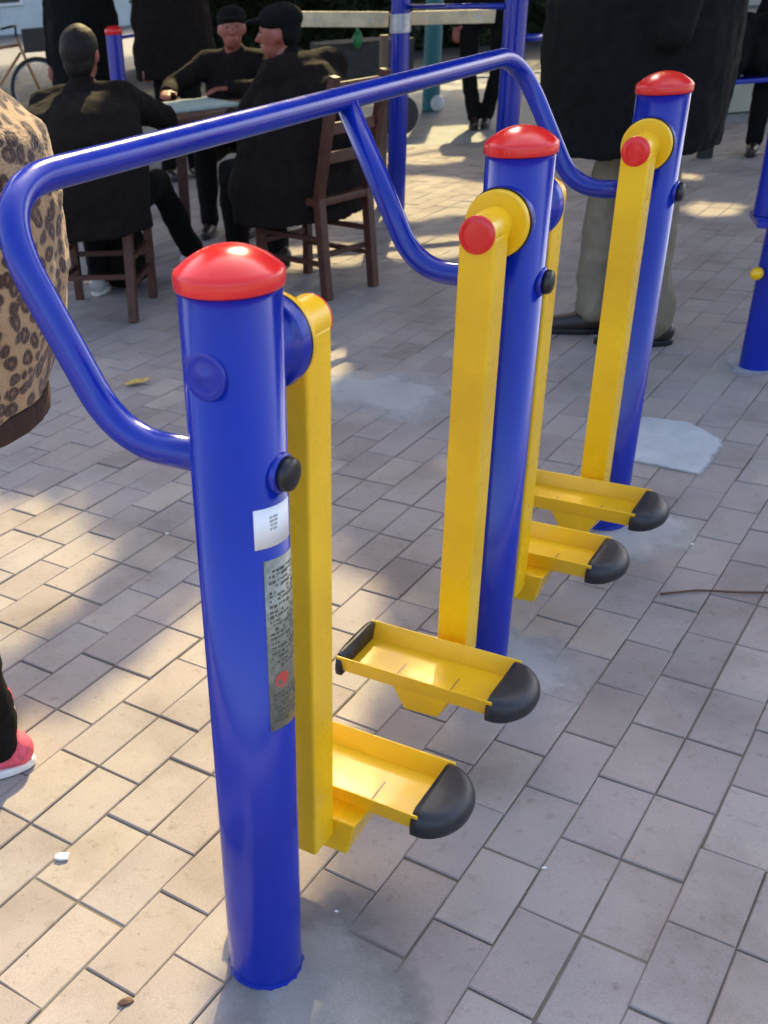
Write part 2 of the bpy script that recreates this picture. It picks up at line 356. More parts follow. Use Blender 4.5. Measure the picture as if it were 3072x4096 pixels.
for idx, (inv, d, c) in enumerate(cells):
    r = random.Random(idx * 13 + 1)
    dz = r.gauss(0, .0009); tx, ty = r.gauss(0, .006), r.gauss(0, .004); da = r.gauss(0, .004)
    ox, oy = r.gauss(0, .0006), r.gauss(0, .0010)
    v = r.randrange(6)
    if idx < 290 and not inv:
        o = bpy.data.objects.new('paver', variants[v]); COL.objects.link(o); o.parent = pavement
        o.location = (c.x + ox, c.y + oy, dz); o.rotation_euler = (tx, ty, rz + da)
    else:
        if c.y > gy or (inv and (c.y > 8 or abs(c.x) > 6)): pass
        Mx = Matrix.Translation((c.x + ox, c.y + oy, dz)) @ Matrix.Rotation(rz + da, 4, 'Z') @ Matrix.Rotation(tx, 4, 'X') @ Matrix.Rotation(ty, 4, 'Y')
        V, F = paver_data(v, WW / 2 - .0014, LL / 2 - .0020)
        b0 = len(SV); SV += [tuple(Mx @ Vector(p)) for p in V]; SF += [tuple(b0 + j for j in f) for f in F]; ST += [r.random()] * len(V)
me = bpy.data.meshes.new('paver_field'); me.from_pydata(SV, [], SF); me.materials.append(M['paver'])
a = me.attributes.new('tone', 'FLOAT', 'POINT'); a.data.foreach_set('value', ST)
o = bpy.data.objects.new('paver_field', me); COL.objects.link(o); o.parent = pavement; o['kind'] = 'stuff'

def in_poly(x, y, P):
    c = False; j = len(P) - 1
    for i in range(len(P)):
        if (P[i][1] > y) != (P[j][1] > y) and x < (P[j][0] - P[i][0]) * (y - P[i][1]) / (P[j][1] - P[i][1]) + P[i][0]: c = not c
        j = i
    return c
def edge_dist(x, y, P):
    m = 1e9
    for i in range(len(P)):
        a, b = Vector(P[i - 1]), Vector(P[i]); ab = b - a; t = max(0, min(1, (Vector((x, y)) - a).dot(ab) / ab.length_squared))
        m = min(m, (a + ab * t - Vector((x, y))).length)
    return m
def smear(poly_px, mat, top=0.0035, soft=0.05, res=0.012, seed=0, amp=0.05, sharp=False):
    """a trowelled skin of cement: proud in the middle, dying into the blocks at its uneven edge"""
    P = [tuple(gp(*p).xy) for p in poly_px]
    x0, x1 = min(p[0] for p in P) - .05, max(p[0] for p in P) + .05; y0, y1 = min(p[1] for p in P) - .05, max(p[1] for p in P) + .05
    nx, ny = max(4, int((x1 - x0) / res)), max(4, int((y1 - y0) / res)); V = []; ok = {}; cov = []
    for j in range(ny + 1):
        for i in range(nx + 1):
            x, y = x0 + (x1 - x0) * i / nx, y0 + (y1 - y0) * j / ny
            d = edge_dist(x, y, P) * (1 if in_poly(x, y, P) else -1)
            d += noise.noise(Vector((x * 9, y * 9, seed))) * amp + noise.noise(Vector((x * 34, y * 34, seed + 5))) * amp * .4
            cov.append(max(0, min(1, d / soft + .15)))
            z = .0022 + top * max(0, min(1, d / soft)) + noise.noise(Vector((x * 16, y * 16, seed + 9))) * .0005
            ok[(i, j)] = d > -.05; V.append((x, y, z))
    F = []
    for j in range(ny):
        for i in range(nx):
            if ok[(i, j)] or ok[(i + 1, j)] or ok[(i, j + 1)] or ok[(i + 1, j + 1)]:
                a = j * (nx + 1) + i; F.append((a, a + 1, a + nx + 2, a + nx + 1))
    me = bpy.data.meshes.new('cement_patch'); me.from_pydata(V, [], F); a_ = me.attributes.new('cover', 'FLOAT', 'POINT'); a_.data.foreach_set('value', cov)
    o = link('cement_patch', me, mat, None, True); tag(o, kind='structure'); return o
smear([(640, 4500), (850, 4060), (925, 3800), (1000, 3690), (1180, 3640), (1350, 3560), (1500, 3640), (1660, 3850), (1760, 4060), (1860, 4500)], M['film'], top=.004, soft=.10, seed=1, amp=.03)
smear([(1840, 2480), (2080, 2440), (2200, 2500), (2380, 2600), (2380, 2780), (2200, 2920), (2040, 2980), (1800, 2900), (1730, 2700)], M['film_pale'], top=.0012, soft=.16, seed=2, amp=.05)
smear([(2330, 2000), (2470, 1950), (2620, 2020), (2830, 2060), (2800, 2200), (2640, 2290), (2470, 2290), (2300, 2220)], M['film_pale'], top=.0014, soft=.14, seed=3, amp=.05)
smear([(2480, 1700), (2560, 1660), (2760, 1690), (2900, 1760), (2900, 1800), (2805, 1910), (2560, 1860), (2420, 1830)], M['film_plate'], top=.005, soft=.03, seed=4, amp=.008)
smear([(1200, 1500), (1400, 1470), (1700, 1490), (1850, 1520), (1850, 1650), (1640, 1720), (1380, 1660), (1180, 1600)], M['film_pale'], top=.0014, soft=.20, seed=5, amp=.06)
smear([(2860, 1420), (2960, 1380), (3160, 1400), (3200, 1490), (3000, 1520), (2880, 1490)], M['film_pale'], top=.002, soft=.09, seed=6, amp=.03)
# ------------------------------------------------------------------ the walking exerciser
E_DIR = Vector((0.6173, 0.7867, 0)); HT = 1.057; PR = 0.057
P1 = gp(918, 1148, HT); P1.z = 0
P2 = gp(2083, 615, HT); P2.z = 0
P3 = gp(2655, 372, HT); P3.z = 0
ed = (P3 - P1).normalized(); RZ = math.atan2(ed.y, ed.x) - math.pi / 2      # local y runs along the row of posts, local x to the walking side
walker = empty('air_walker', P1, RZ, 'blue and yellow double air walker with three red-capped posts and a bent blue handrail', 'fitness machine')
Minv = Matrix.Rotation(-RZ, 4, 'Z') @ Matrix.Translation(-P1)
L2 = Minv @ P2; L3 = Minv @ P3
def cyl_patch(bm, c, r, a0, a1, z0, z1, n=20, skew=0.0, thick=0.0006):
    """curved sheet round a post; angles in degrees from local +x towards +y"""
    g = []
    for i in range(n + 1):
        a = math.radians(a0 + (a1 - a0) * i / n); sk_ = skew * i / n
        g.append([bm.verts.new((c.x + rr * math.cos(a), c.y + rr * math.sin(a), z + sk_)) for rr, z in ((r, z0), (r, z1), (r + thick, z1), (r + thick, z0))])
    for A, B in zip(g, g[1:]):
        for k in range(4): bm.faces.new((A[k], B[k], B[(k + 1) % 4], A[(k + 1) % 4]))
    bm.faces.new(g[0]); bm.faces.new(g[-1][::-1])
def make_post(c, near):
    bm = bmesh.new()
    n = 64; rings = []
    for z, r in ((-.03, PR), (.012, PR), (HT, PR)):
        rings.append([bm.verts.new((c.x + r * math.cos(k * 2 * math.pi / n), c.y + r * math.sin(k * 2 * math.pi / n), z)) for k in range(n)])
    for A, B in zip(rings, rings[1:]):
        for k in range(n): bm.faces.new((A[k], A[(k + 1) % n], B[(k + 1) % n], B[k]))
    bm.faces.new(rings[-1]); bm.faces.new(rings[0][::-1])
    post = from_bm('post', bm, M['blue'], walker)
    for p in post.data.polygons: p.use_smooth = abs(p.normal.z) < .5
    bm = bmesh.new()
    prof = [(HT + .001, .0580), (HT + .003, .0602), (HT + .007, .0606), (HT + .016, .0608), (HT + .019, .0598)]
    for k in range(1, 15):
        q_ = 1 - k / 14; prof.append((HT + .019 + .0255 * (1 - q_ ** 2.15), .0598 * q_))
    lathe(bm, (c.x, c.y, 0), (0, 0, 1), prof, 64)
    cap = from_bm('cap', bm, M['red'], post, True)
    w = cap.modifiers.new('e', 'EDGE_SPLIT'); w.split_angle = math.radians(50)
    # bracket ring where the handrail tube passes through, with a black plug
    bm = bmesh.new(); lathe(bm, (c.x + PR - .006, c.y, .853), (1, 0, 0), [(0, .0245), (.0085, .0240), (.0105, .0225)], 32)
    from_bm('tube_collar', bm, M['blue'], post, True)
    bm = bmesh.new(); lathe(bm, (c.x + PR + .0055, c.y, .853), (1, 0, 0), [(0, .0205), (.006, .0205), (.0105, .0185), (.013, .012), (.0138, 0)], 32)
    from_bm('plug', bm, M['black'], post, True)
    return post
posts = [make_post(Vector((0, 0, 0)), 1), make_post(Vector((L2.x, L2.y, 0)), 2), make_post(Vector((L3.x, L3.y, 0)), 3)]
post_at = [Vector((0, 0, 0)), Vector((L2.x, L2.y, 0)), Vector((L3.x, L3.y, 0))]
# weld bead and torn paint round the foot of the first post
for c in post_at:
    bm = bmesh.new(); n = 56; r = random.Random(3); A = []; B = []
    for k in range(n):
        a = k * 2 * math.pi / n; j = r.uniform(0, 1) ** 2
        A.append(bm.verts.new((c.x + (PR + .0006) * math.cos(a), c.y + (PR + .0006) * math.sin(a), .011 + .004 * r.random())))
        B.append(bm.verts.new((c.x + (PR + .0012 + .0035 * j) * math.cos(a), c.y + (PR + .0012 + .0035 * j) * math.sin(a), .0052)))
    for k in range(n): bm.faces.new((A[k], A[(k + 1) % n], B[(k + 1) % n], B[k]))
    from_bm('paint_drip', bm, M['blue'], posts[post_at.index(c)], True)
# blank cover ring on the near side of post one
c = post_at[0]
bm = bmesh.new(); lathe(bm, (c.x, c.y - PR + .004, .976), (0, -1, 0), [(0, .027), (.0044, .027), (.0052, .025), (.0046, .020), (.0042, .005), (.0056, .0035), (.0058, 0)], 40)
from_bm('bolt_cover', bm, M['blue'], posts[0], True)
# stickers on post one
bm = bmesh.new(); cyl_patch(bm, c, PR + .0004, -43, 16, .767, .818, skew=-.001)
stk = from_bm('sticker', bm, M['paper'], posts[0], True); stk['label'] = 'white rectangular sticker with small grey print'
bm = bmesh.new()
for k, (a0, a1, z) in enumerate([(-23, -19.5, .805), (-18, -14.5, .805), (-13.6, -11, .805), (-23, -17, .800), (-16, -11, .800), (-22, -18, .795), (-17, -11.5, .795), (-23, -20, .790), (-18.5, -12, .790)]):
    cyl_patch(bm, c, PR + .0011, a0, a1, z - .0016, z + .0016, n=4, thick=.0002)
pr_ = from_bm('printed_marks', bm, M['ink'], posts[0])
bm = bmesh.new(); cyl_patch(bm, c, PR + .0004, -33, 27, .499, .750, skew=-.003)
lab = from_bm('instruction_label', bm, M['foil'], posts[0], True); lab['label'] = 'long grey foil label with dark print and a red oval'
bm = bmesh.new(); r = random.Random(11)
z = .735
while z > .508:
    a = -27.0
    while a < 22:
        w = r.uniform(1.5, 6); hgt = r.uniform(.0015, .0045)
        if not (.558 < z < .592) and r.random() < .78: cyl_patch(bm, c, PR + .0011, a, a + w, z - hgt, z, n=3, thick=.0002)
        a += w + r.uniform(.8, 3)
    z -= r.uniform(.0055, .0085)
from_bm('label_print', bm, M['ink_dark'], posts[0])['kind'] = 'stuff'
bm = bmesh.new(); n = 28; ring = []
for k in range(n):
    t = k * 2 * math.pi / n; a = math.radians(-12 + 12 * math.cos(t)); zz = .574 + .011 * math.sin(t)
    ring.append(bm.verts.new((c.x + (PR + .0014) * math.cos(a), c.y + (PR + .0014) * math.sin(a), zz)))
bm.faces.new(ring); from_bm('red_oval', bm, M['ink_red'], posts[0])

# handrail: three legs rising from the posts to one long bar
TR = 0.0203
prof_n = [(-.03, .853), (-.150, .853), (-.212, .905), (-.300, 1.085)]
def leg_pts(c): return [Vector((c.x + n_, c.y, z_)) for n_, z_ in prof_n]
BN, BZ = -.338, 1.140
bm = bmesh.new()
a, b = post_at[0], post_at[2]
def leg_path(c): return [Vector((c.x - .03, c.y, .853)), Vector((c.x - .178, c.y, .853)), Vector((c.x - .318, c.y, 1.122))]
la, lb = leg_path(a), leg_path(b)
path = [la[0], la[1], la[2] + Vector((-.020, -.012, .020)), lb[2] + Vector((-.020, .0, .020)), lb[1], lb[0]]
path = fillet(path, [.105, .125, .125, .105], 14)
tube(bm, path, TR, 24)
rail = from_bm('handrail', bm, M['blue'], walker, True)
rail.data.polygons[-1].use_smooth = False
bm = bmesh.new()
c = post_at[1]; lc = leg_path(c)
pth = fillet([lc[0], lc[1], Vector((BN, c.y, BZ - .004))], [.105], 12); tube(bm, pth, TR * .98, 24)
from_bm('rail_leg', bm, M['blue'], rail, True)

# swing arms
def prism_x(bm, prof, y0, y1):
    """prof polygon in (x,z) extruded along y"""
    A = [bm.verts.new((x, y0, z)) for x, z in prof]; B = [bm.verts.new((x, y1, z)) for x, z in prof]
    n = len(prof); bm.faces.new(A); bm.faces.new(B[::-1])
    for k in range(n): bm.faces.new((A[k], B[k], B[(k + 1) % n], A[(k + 1) % n]))
def make_arm(c, s, Z0=.962):
    """s = +1 on the far side of the post, -1 on the near side"""
    X = c.x; Y = lambda d: c.y + s * d
    bm = bmesh.new(); lathe(bm, (X, Y(PR - .022), Z0), (0, s, 0), [(0, .040), (.020, .047), (.024, .0555), (.040, .0575), (.043, .055)], 48)
    hub = from_bm('bearing_hub', bm, M['blue'], walker, False, bevel=.002)
    bm = bmesh.new(); lathe(bm, (X, Y(PR + .0205), Z0), (0, s, 0), [(0, .0565), (.0022, .0565)], 48)
    from_bm('gasket', bm, M['black'], hub)
    # arm: hollow square section hanging from a short horizontal barrel
    bm = bmesh.new()
    lathe(bm, (X, Y(PR + .0215), Z0), (0, s, 0), [(0, .0535), (.006, .0545), (.012, .0545), (.015, .052)], 48)
    lathe(bm, (X, Y(.075), Z0), (0, s, 0), [(0, .0305), (.095, .0305)], 40)
    arm = from_bm('swing_arm', bm, M['yellow'], walker, False, bevel=.0012)
    bm = bmesh.new(); bx(bm, (X - .0305, min(Y(.109), Y(.170)), .150), (X + .0305, max(Y(.109), Y(.170)), Z0 - .004))
    from_bm('arm_tube', bm, M['yellow'], arm, False, bevel=.005, seg=3)
    bm = bmesh.new(); lathe(bm, (X, Y(.1695), Z0), (0, s, 0), [(0, .0300), (.0015, .0303), (.003, .0303), (.0055, .0285), (.007, .019), (.0075, 0)], 40)
    from_bm('end_cap', bm, M['red'], arm, True)
    # foot bracket
    bm = bmesh.new()
    zt = .1785
    A = [bm.verts.new(v) for v in ((X - .040, Y(.172), zt), (X + .066, Y(.172), zt), (X + .052, Y(.172), .112), (X - .022, Y(.172), .108))]
    B = [bm.verts.new(v) for v in ((X - .044, Y(.345), zt), (X + .072, Y(.345), zt), (X + .050, Y(.345), .134), (X - .016, Y(.345), .130))]
    bm.faces.new(A); bm.faces.new(B[::-1])
    for k in range(4): bm.faces.new((A[k], B[k], B[(k + 1) % 4], A[(k + 1) % 4]))
    from_bm('foot_bracket', bm, M['yellow'], arm, False, bevel=.004)
    # tray
    x0, x1 = X - .155, X + .155; ya, yb = sorted((Y(.205), Y(.358))); z0, z1 = .176, .214; t = .004
    bm = bmesh.new()
    fl = .012
    for (p, q) in ((ya, 1), (yb, -1)):     # flared long walls
        pr = [(p, z1), (p + q * t, z1), (p + q * (fl + t), z0 + t), (p + q * fl, z0)]
        A = [bm.verts.new((x0, y, z)) for y, z in pr]; B = [bm.verts.new((x1, y, z)) for y, z in pr]
        bm.faces.new(A); bm.faces.new(B[::-1])
        for k in range(4): bm.faces.new((A[k], B[k], B[(k + 1) % 4], A[(k + 1) % 4]))
    bx(bm, (x0, ya + fl + .0005, z0), (x1, yb - fl - .0005, z0 + t))
    from_bm('foot_tray', bm, M['yellow_worn'], arm, False, bevel=.0012)
    for xx in (X - .048, X + .060):
        bm = bmesh.new(); bx(bm, (xx - .0012, ya + fl + .02, z0 + t + .0003), (xx + .0012, ya + fl + .075, z0 + t + .0009)); from_bm('drain_slot', bm, M['tan'], arm)
    # ribbed anti-slip strip
    # rubber bumpers at both ends: a half-round nose
    for sg, xe in ((-1, x0), (1, x1)):
        bm = bmesh.new(); n = 18; yc = (ya + yb) / 2; hw = (yb - ya) / 2 + .0022; rows = []; nose = .058 if sg > 0 else .007
        for (z, k, inn) in ((z0 - .006, .84, 1), (z0 - .001, .95, 1), (z0 + .009, 1.0, 1), (z0 + .019, .985, 1), (z1 - .009, .90, 1), (z1 - .001, .72, 1), (z1 + .0028, .42, 1)):
            hk = hw * (.55 + .45 * k)
            rows.append([bm.verts.new((xe - sg * .010, yc - hk, z))] +
                        [bm.verts.new((xe + sg * (nose * k * math.cos(a_)), yc + hk * math.sin(a_), z)) for a_ in [(-math.pi / 2 + math.pi * i / n) for i in range(n + 1)]] +
                        [bm.verts.new((xe - sg * .010, yc + hk, z))])
        m_ = len(rows[0])
        for A, B in zip(rows, rows[1:]):
            for k in range(m_): bm.faces.new((A[k], A[(k + 1) % m_], B[(k + 1) % m_], B[k]))
        bm.faces.new(rows[0][::-1]); bm.faces.new(rows[-1])
        from_bm('rubber_bumper', bm, M['rubber'], arm, True)
    return arm
make_arm(post_at[0], 1, .978); make_arm(post_at[1], -1); make_arm(post_at[1], 1); make_arm(post_at[2], -1)

# ------------------------------------------------------------------ people
CL = bpy.data.textures.new('cloth_folds', 'CLOUDS'); CL.noise_scale = 0.16; CL.noise_depth = 2
CL2 = bpy.data.textures.new('cloth_creases', 'CLOUDS'); CL2.noise_scale = 0.05; CL2.noise_depth = 2
def capsule(bm, a, b, ra, rb, n=14):
    a, b = Vector(a), Vector(b); ax = b - a
    if ax.length < 1e-5: ax = Vector((0, 0, 1)) * 1e-4
    prof = [(-ra, 0)] + [(-ra * math.cos(k * math.pi / 10), ra * math.sin(k * math.pi / 10)) for k in range(1, 6)]
    l = ax.length
    prof += [(l + rb * math.sin(k * math.pi / 10), rb * math.cos(k * math.pi / 10)) for k in range(0, 5)] + [(l + rb, 0)]
    lathe(bm, a, ax, prof, n)
def ellip(bm, c, r, R=None, n=18):
    c = Vector(c); mat = Matrix.Translation(c) @ (R.to_4x4() if R else Matrix()) @ Matrix.Diagonal((*r, 1))
    bmesh.ops.create_uvsphere(bm, u_segments=n, v_segments=n // 2 + 2, radius=1, matrix=mat)
def loft(bm, rings, n=28):
    """rings: (cx, cy, z, rx, ry)"""
    R_ = []
    for cx, cy, z, rx, ry in rings:
        R_.append([bm.verts.new((cx + rx * math.cos(k * 2 * math.pi / n), cy + ry * math.sin(k * 2 * math.pi / n), z)) for k in range(n)])
    for A, B in zip(R_, R_[1:]):
        for k in range(n): bm.faces.new((A[k], A[(k + 1) % n], B[(k + 1) % n], B[k]))
    bm.faces.new(R_[0][::-1]); bm.faces.new(R_[-1])
def solid(name, bm, mat, parent, voxel=0.012, smooth=4, fold=0.0, fine=0.0):
    bmesh.ops.recalc_face_normals(bm, faces=bm.faces)
    me = bpy.data.meshes.new(name); bm.to_mesh(me); bm.free()
    o = bpy.data.objects.new(name, me); COL.objects.link(o)
    m = o.modifiers.new('r', 'REMESH'); m.mode = 'VOXEL'; m.voxel_size = voxel; m.use_smooth_shade = True
    if smooth: s = o.modifiers.new('s', 'SMOOTH'); s.factor = .5; s.iterations = smooth
    if fold: d = o.modifiers.new('d', 'DISPLACE'); d.texture = CL; d.strength = fold; d.mid_level = .5; d.texture_coords = 'LOCAL'
    if fine: d = o.modifiers.new('d2', 'DISPLACE'); d.texture = CL2; d.strength = fine; d.mid_level = .5; d.texture_coords = 'LOCAL'
    dg = bpy.context.evaluated_depsgraph_get(); dg.update()
    nm = bpy.data.meshes.new_from_object(o.evaluated_get(dg)); nm.name = name
    o.modifiers.clear(); o.data = nm; nm.materials.clear(); nm.materials.append(mat)
    for p in nm.polygons: p.use_smooth = True
    o.parent = parent; return o
def hand(bm, w, d, side, k=1.0, curl=0.5):
    """palm and five fingers from wrist w along direction d; side = +1 thumb towards +s"""
    d = Vector(d).normalized(); s = d.cross(Vector((0, 0, 1)))
    if s.length < .1: s = Vector((1, 0, 0))
    s.normalize(); s *= side; up = s.cross(d).normalized() * (1 if s.cross(d).z > 0 else -1)
    w = Vector(w); pc = w + d * .05 * k
    for j in (-1, 0, 1): capsule(bm, w + s * .012 * j * k, w + d * .085 * k + s * .022 * j * k, .016 * k, .013 * k, 10)
    for j, ln in zip((-1.5, -.5, .5, 1.5), (.055, .070, .076, .068)):
        b0 = w + d * .088 * k + s * .0185 * j * k; b1 = b0 + (d - up * curl * .5).normalized() * ln * .5 * k; b2 = b1 + (d - up * curl * 1.4).normalized() * ln * .5 * k
        capsule(bm, b0, b1, .0092 * k, .0085 * k, 8); capsule(bm, b1, b2, .0085 * k, .0075 * k, 8)
    t0 = w + d * .025 * k + s * .026 * k; t1 = t0 + (d * .6 + s * .8 - up * .2).normalized() * .04 * k; t2 = t1 + (d * .95 + s * .2 - up * .3).normalized() * .032 * k
    capsule(bm, t0, t1, .0125 * k, .0105 * k, 8); capsule(bm, t1, t2, .0105 * k, .0085 * k, 8)
STAND = dict(hipL=(-.095, 0, .90), hipR=(.095, 0, .90), knL=(-.10, .02, .49), knR=(.10, .02, .49), anL=(-.11, -.02, .075), anR=(.11, -.02, .075),
             shL=(-.185, 0, 1.38), shR=(.185, 0, 1.38), elL=(-.25, -.03, 1.10), elR=(.25, -.03, 1.10), wrL=(-.25, .06, .86), wrR=(.25, .06, .86),
             neck=(0, .0, 1.43), head=(0, .02, 1.575), chest=(0, 0, 1.24), belly=(0, .01, 1.06), pelvis=(0, 0, .93))
SIT = dict(hipL=(-.10, 0, .53), hipR=(.10, 0, .53), knL=(-.14, .44, .50), knR=(.14, .44, .50), anL=(-.14, .40, .075), anR=(.14, .40, .075),
           shL=(-.185, .02, .98), shR=(.185, .02, .98), elL=(-.27, .16, .76), elR=(.27, .16, .76), wrL=(-.14, .40, .77), wrR=(.14, .40, .77),
           neck=(0, .03, 1.03), head=(0, .07, 1.175), chest=(0, .01, .84), belly=(0, 0, .68), pelvis=(0, 0, .56))
def person(label, pos, yaw, pose='stand', k=1.0, over=None, top='cloth_dark', legs='cloth_black', shoe='shoe_dark', head_cover='hair',
           coat=None, headyaw=0.0, bulk=1.0, vox=.011, fold=.03, group=None, toes=(0, 0), trim=None, fur=False, features=True, legw=1.0):
    root = empty('person', (pos[0], pos[1], 0), yaw, label, 'person', group)
    J = {a_: Vector(v) * k for a_, v in (STAND if pose == 'stand' else SIT).items()}
    for a_, v in (over or {}).items(): J[a_] = Vector(v)
    hd = J['head']; HR = Matrix.Rotation(headyaw, 3, 'Z')
    fw = HR @ Vector((0, 1, 0)); sd_ = HR @ Vector((1, 0, 0))
    # body: one continuous surface
    bm = bmesh.new()
    ellip(bm, J['chest'], (.155 * k * bulk, .105 * k * bulk, .17 * k)); ellip(bm, J['belly'], (.140 * k * bulk, .10 * k * bulk, .14 * k)); ellip(bm, J['pelvis'], (.155 * k * bulk, .11 * k * bulk, .12 * k))
    capsule(bm, J['shL'], J['shR'], .062 * k, .062 * k); capsule(bm, J['neck'] - Vector((0, 0, .04 * k)), hd - Vector((0, 0, .05 * k)) - fw * .01, .062 * k, .052 * k)
    ellip(bm, hd + Vector((0, 0, .012 * k)), (.078 * k, .096 * k, .105 * k), HR); ellip(bm, hd + fw * .018 * k - Vector((0, 0, .055 * k)), (.058 * k, .068 * k, .062 * k), HR)
    capsule(bm, hd + fw * .088 * k + Vector((0, 0, .012 * k)), hd + fw * .106 * k - Vector((0, 0, .022 * k)), .009 * k, .0145 * k, 10)      # nose
    ellip(bm, hd + fw * .082 * k + Vector((0, 0, .030 * k)), (.045 * k, .014 * k, .010 * k), HR)                                          # brow
    ellip(bm, hd + fw * .082 * k - Vector((0, 0, .052 * k)), (.024 * k, .012 * k, .008 * k), HR)                                          # lips
    for s in (-1, 1): ellip(bm, hd + sd_ * s * .080 * k - fw * .008 * k - Vector((0, 0, .005)), (.012 * k, .020 * k, .032 * k), HR)        # ears
    for S, s in (('L', -1), ('R', 1)):
        capsule(bm, J['sh' + S], J['el' + S], .050 * k, .040 * k); capsule(bm, J['el' + S], J['wr' + S], .040 * k, .026 * k)
        hand(bm, J['wr' + S], J['wr' + S] - J['el' + S], -s, k)
        capsule(bm, J['hip' + S], J['kn' + S], .082 * k, .054 * k); capsule(bm, J['kn' + S], J['an' + S], .052 * k, .034 * k)
        capsule(bm, J['an' + S], J['an' + S] + Vector((0, .08, -.03)) * k, .034 * k, .025 * k)
    body = solid('body', bm, M['skin'], root, .0085, 2)
    if features:
        for s in (-1, 1):
            bm = bmesh.new(); ellip(bm, hd + fw * .084 * k + sd_ * s * .031 * k + Vector((0, 0, .012 * k)), (.011 * k, .006 * k, .005 * k), HR, 10)
            from_bm('eye', bm, M['black'], root, True)
    # trousers
    bm = bmesh.new()
    ellip(bm, J['pelvis'], (.172 * k * bulk, .128 * k * bulk, .125 * k))
    for S in 'LR':
        an = J['an' + S]; kn = J['kn' + S]
        capsule(bm, J['hip' + S], kn, .100 * k, .074 * k * legw); capsule(bm, kn, an.lerp(kn, .06) , .072 * k * legw, .062 * k * legw)
    solid('trousers', bm, M[legs], root, vox, 3, fold * (1.5 if legw > 1 else 1), fold * .45)
    # top
    bm = bmesh.new()
    ellip(bm, J['chest'], (.185 * k * bulk, .135 * k * bulk, .185 * k)); ellip(bm, J['belly'], (.175 * k * bulk, .135 * k * bulk, .16 * k)); ellip(bm, J['pelvis'] + Vector((0, 0, .03 * k)), (.180 * k * bulk, .14 * k * bulk, .12 * k))
    capsule(bm, J['shL'], J['shR'], .082 * k, .082 * k); capsule(bm, J['neck'] - Vector((0, 0, .05 * k)), J['neck'] + Vector((0, 0, .012 * k)), .088 * k, .070 * k)
    for S in 'LR': capsule(bm, J['sh' + S], J['el' + S], .078 * k, .064 * k); capsule(bm, J['el' + S], J['wr' + S], .062 * k, .046 * k)
    if coat: loft(bm, coat)
    jk = solid('coat' if coat else 'jacket', bm, M[top], root, vox, 3, fold, fold * .35)
    # footwear
    for S, ty in zip('LR', toes):
        an = J['an' + S]; R2 = Matrix.Rotation(ty, 3, 'Z'); f2 = R2 @ Vector((0, 1, 0)); base = Vector((an.x, an.y, max(0.0, an.z - .075 * k)))
        bm = bmesh.new()
        capsule(bm, base + f2 * -.045 * k + Vector((0, 0, .050 * k)), base + f2 * .06 * k + Vector((0, 0, .042 * k)), .043 * k, .042 * k)
        capsule(bm, base + f2 * .05 * k + Vector((0, 0, .040 * k)), base + f2 * .155 * k + Vector((0, 0, .033 * k)), .042 * k, .032 * k)
        capsule(bm, base + f2 * -.03 * k + Vector((0, 0, .06 * k)), an + Vector((0, 0, .035 * k)), .042 * k, .045 * k)
        sh = solid('shoe', bm, M[shoe], root, .007, 3, .004)
        bm = bmesh.new(); loops = []
        for z in (.001, .022 * k):
            loops.append([bm.verts.new(base + f2 * (.055 * k + .142 * k * math.cos(a_)) + (R2 @ Vector((1, 0, 0))) * (.046 - .006 * math.cos(a_)) * k * math.sin(a_) + Vector((0, 0, z))) for a_ in [i * 2 * math.pi / 24 for i in range(24)]])
        for i in range(24): bm.faces.new((loops[0][i], loops[0][(i + 1) % 24], loops[1][(i + 1) % 24], loops[1][i]))
        bm.faces.new(loops[0][::-1]); bm.faces.new(loops[1]); from_bm('sole', bm, M['white'] if shoe in ('shoe_pink', 'shoe_grey') else M['black'], sh, False, bevel=.004)
    # hair or cap
    bm = bmesh.new()
    if head_cover == 'hair':
        ellip(bm, hd + Vector((0, 0, .028 * k)) - fw * .018 * k, (.090 * k, .102 * k, .104 * k), HR); ellip(bm, hd - fw * .045 * k - Vector((0, 0, .03 * k)), (.076 * k, .060 * k, .075 * k), HR)
        solid('hair', bm, M['hair'], root, .008, 2, .010, .008)
    else:
        ellip(bm, hd + Vector((0, 0, .062 * k)) - fw * .008 * k, (.096 * k, .110 * k, .070 * k), HR); ellip(bm, hd - fw * .045 * k + Vector((0, 0, .01 * k)), (.080 * k, .062 * k, .085 * k), HR)
        ellip(bm, hd + fw * .105 * k + Vector((0, 0, .058 * k)), (.070 * k, .060 * k, .010 * k), HR)
        solid('cap', bm, M['cloth_black'], root, .008, 2, .006)
    if trim:
        z0, z1, cx, cy, rx, ry = trim; bm = bmesh.new(); loft(bm, [(cx, cy, z0, rx, ry), (cx, cy, z1, rx * 1.01, ry * 1.01)])
        solid('hem_trim', bm, M['trim'], root, .008, 2, .006)
    return root, J
D2 = math.radians
# woman in the leopard coat at the left edge
wx, wy = -0.448, 1.70
woman, _ = person('person in brown leopard-print fleece coat, black leggings and pink trainers at the left edge', (wx, wy), D2(100), 'stand', .86,
    top='leopard', legs='cloth_black', shoe='shoe_pink', bulk=.92, fold=.035, vox=.009,
    coat=[(0, -.0, .775, .245, .215), (0, -.01, .86, .255, .235), (0, -.02, .96, .250, .250), (0, -.02, 1.08, .250, .255), (0, -.02, 1.17, .235, .245), (0, -.01, 1.235, .19, .19), (0, 0, 1.275, .11, .11)],
    trim=(.738, .782, 0, 0, .242, .213), over=dict(elL=(-.19, -.02, .95), wrL=(-.12, .10, .84), elR=(.19, -.02, .95), wrR=(.12, .10, .84), anL=(-.03, 0, .065), anR=(.16, .03, .065)), toes=(0, D2(-8)))
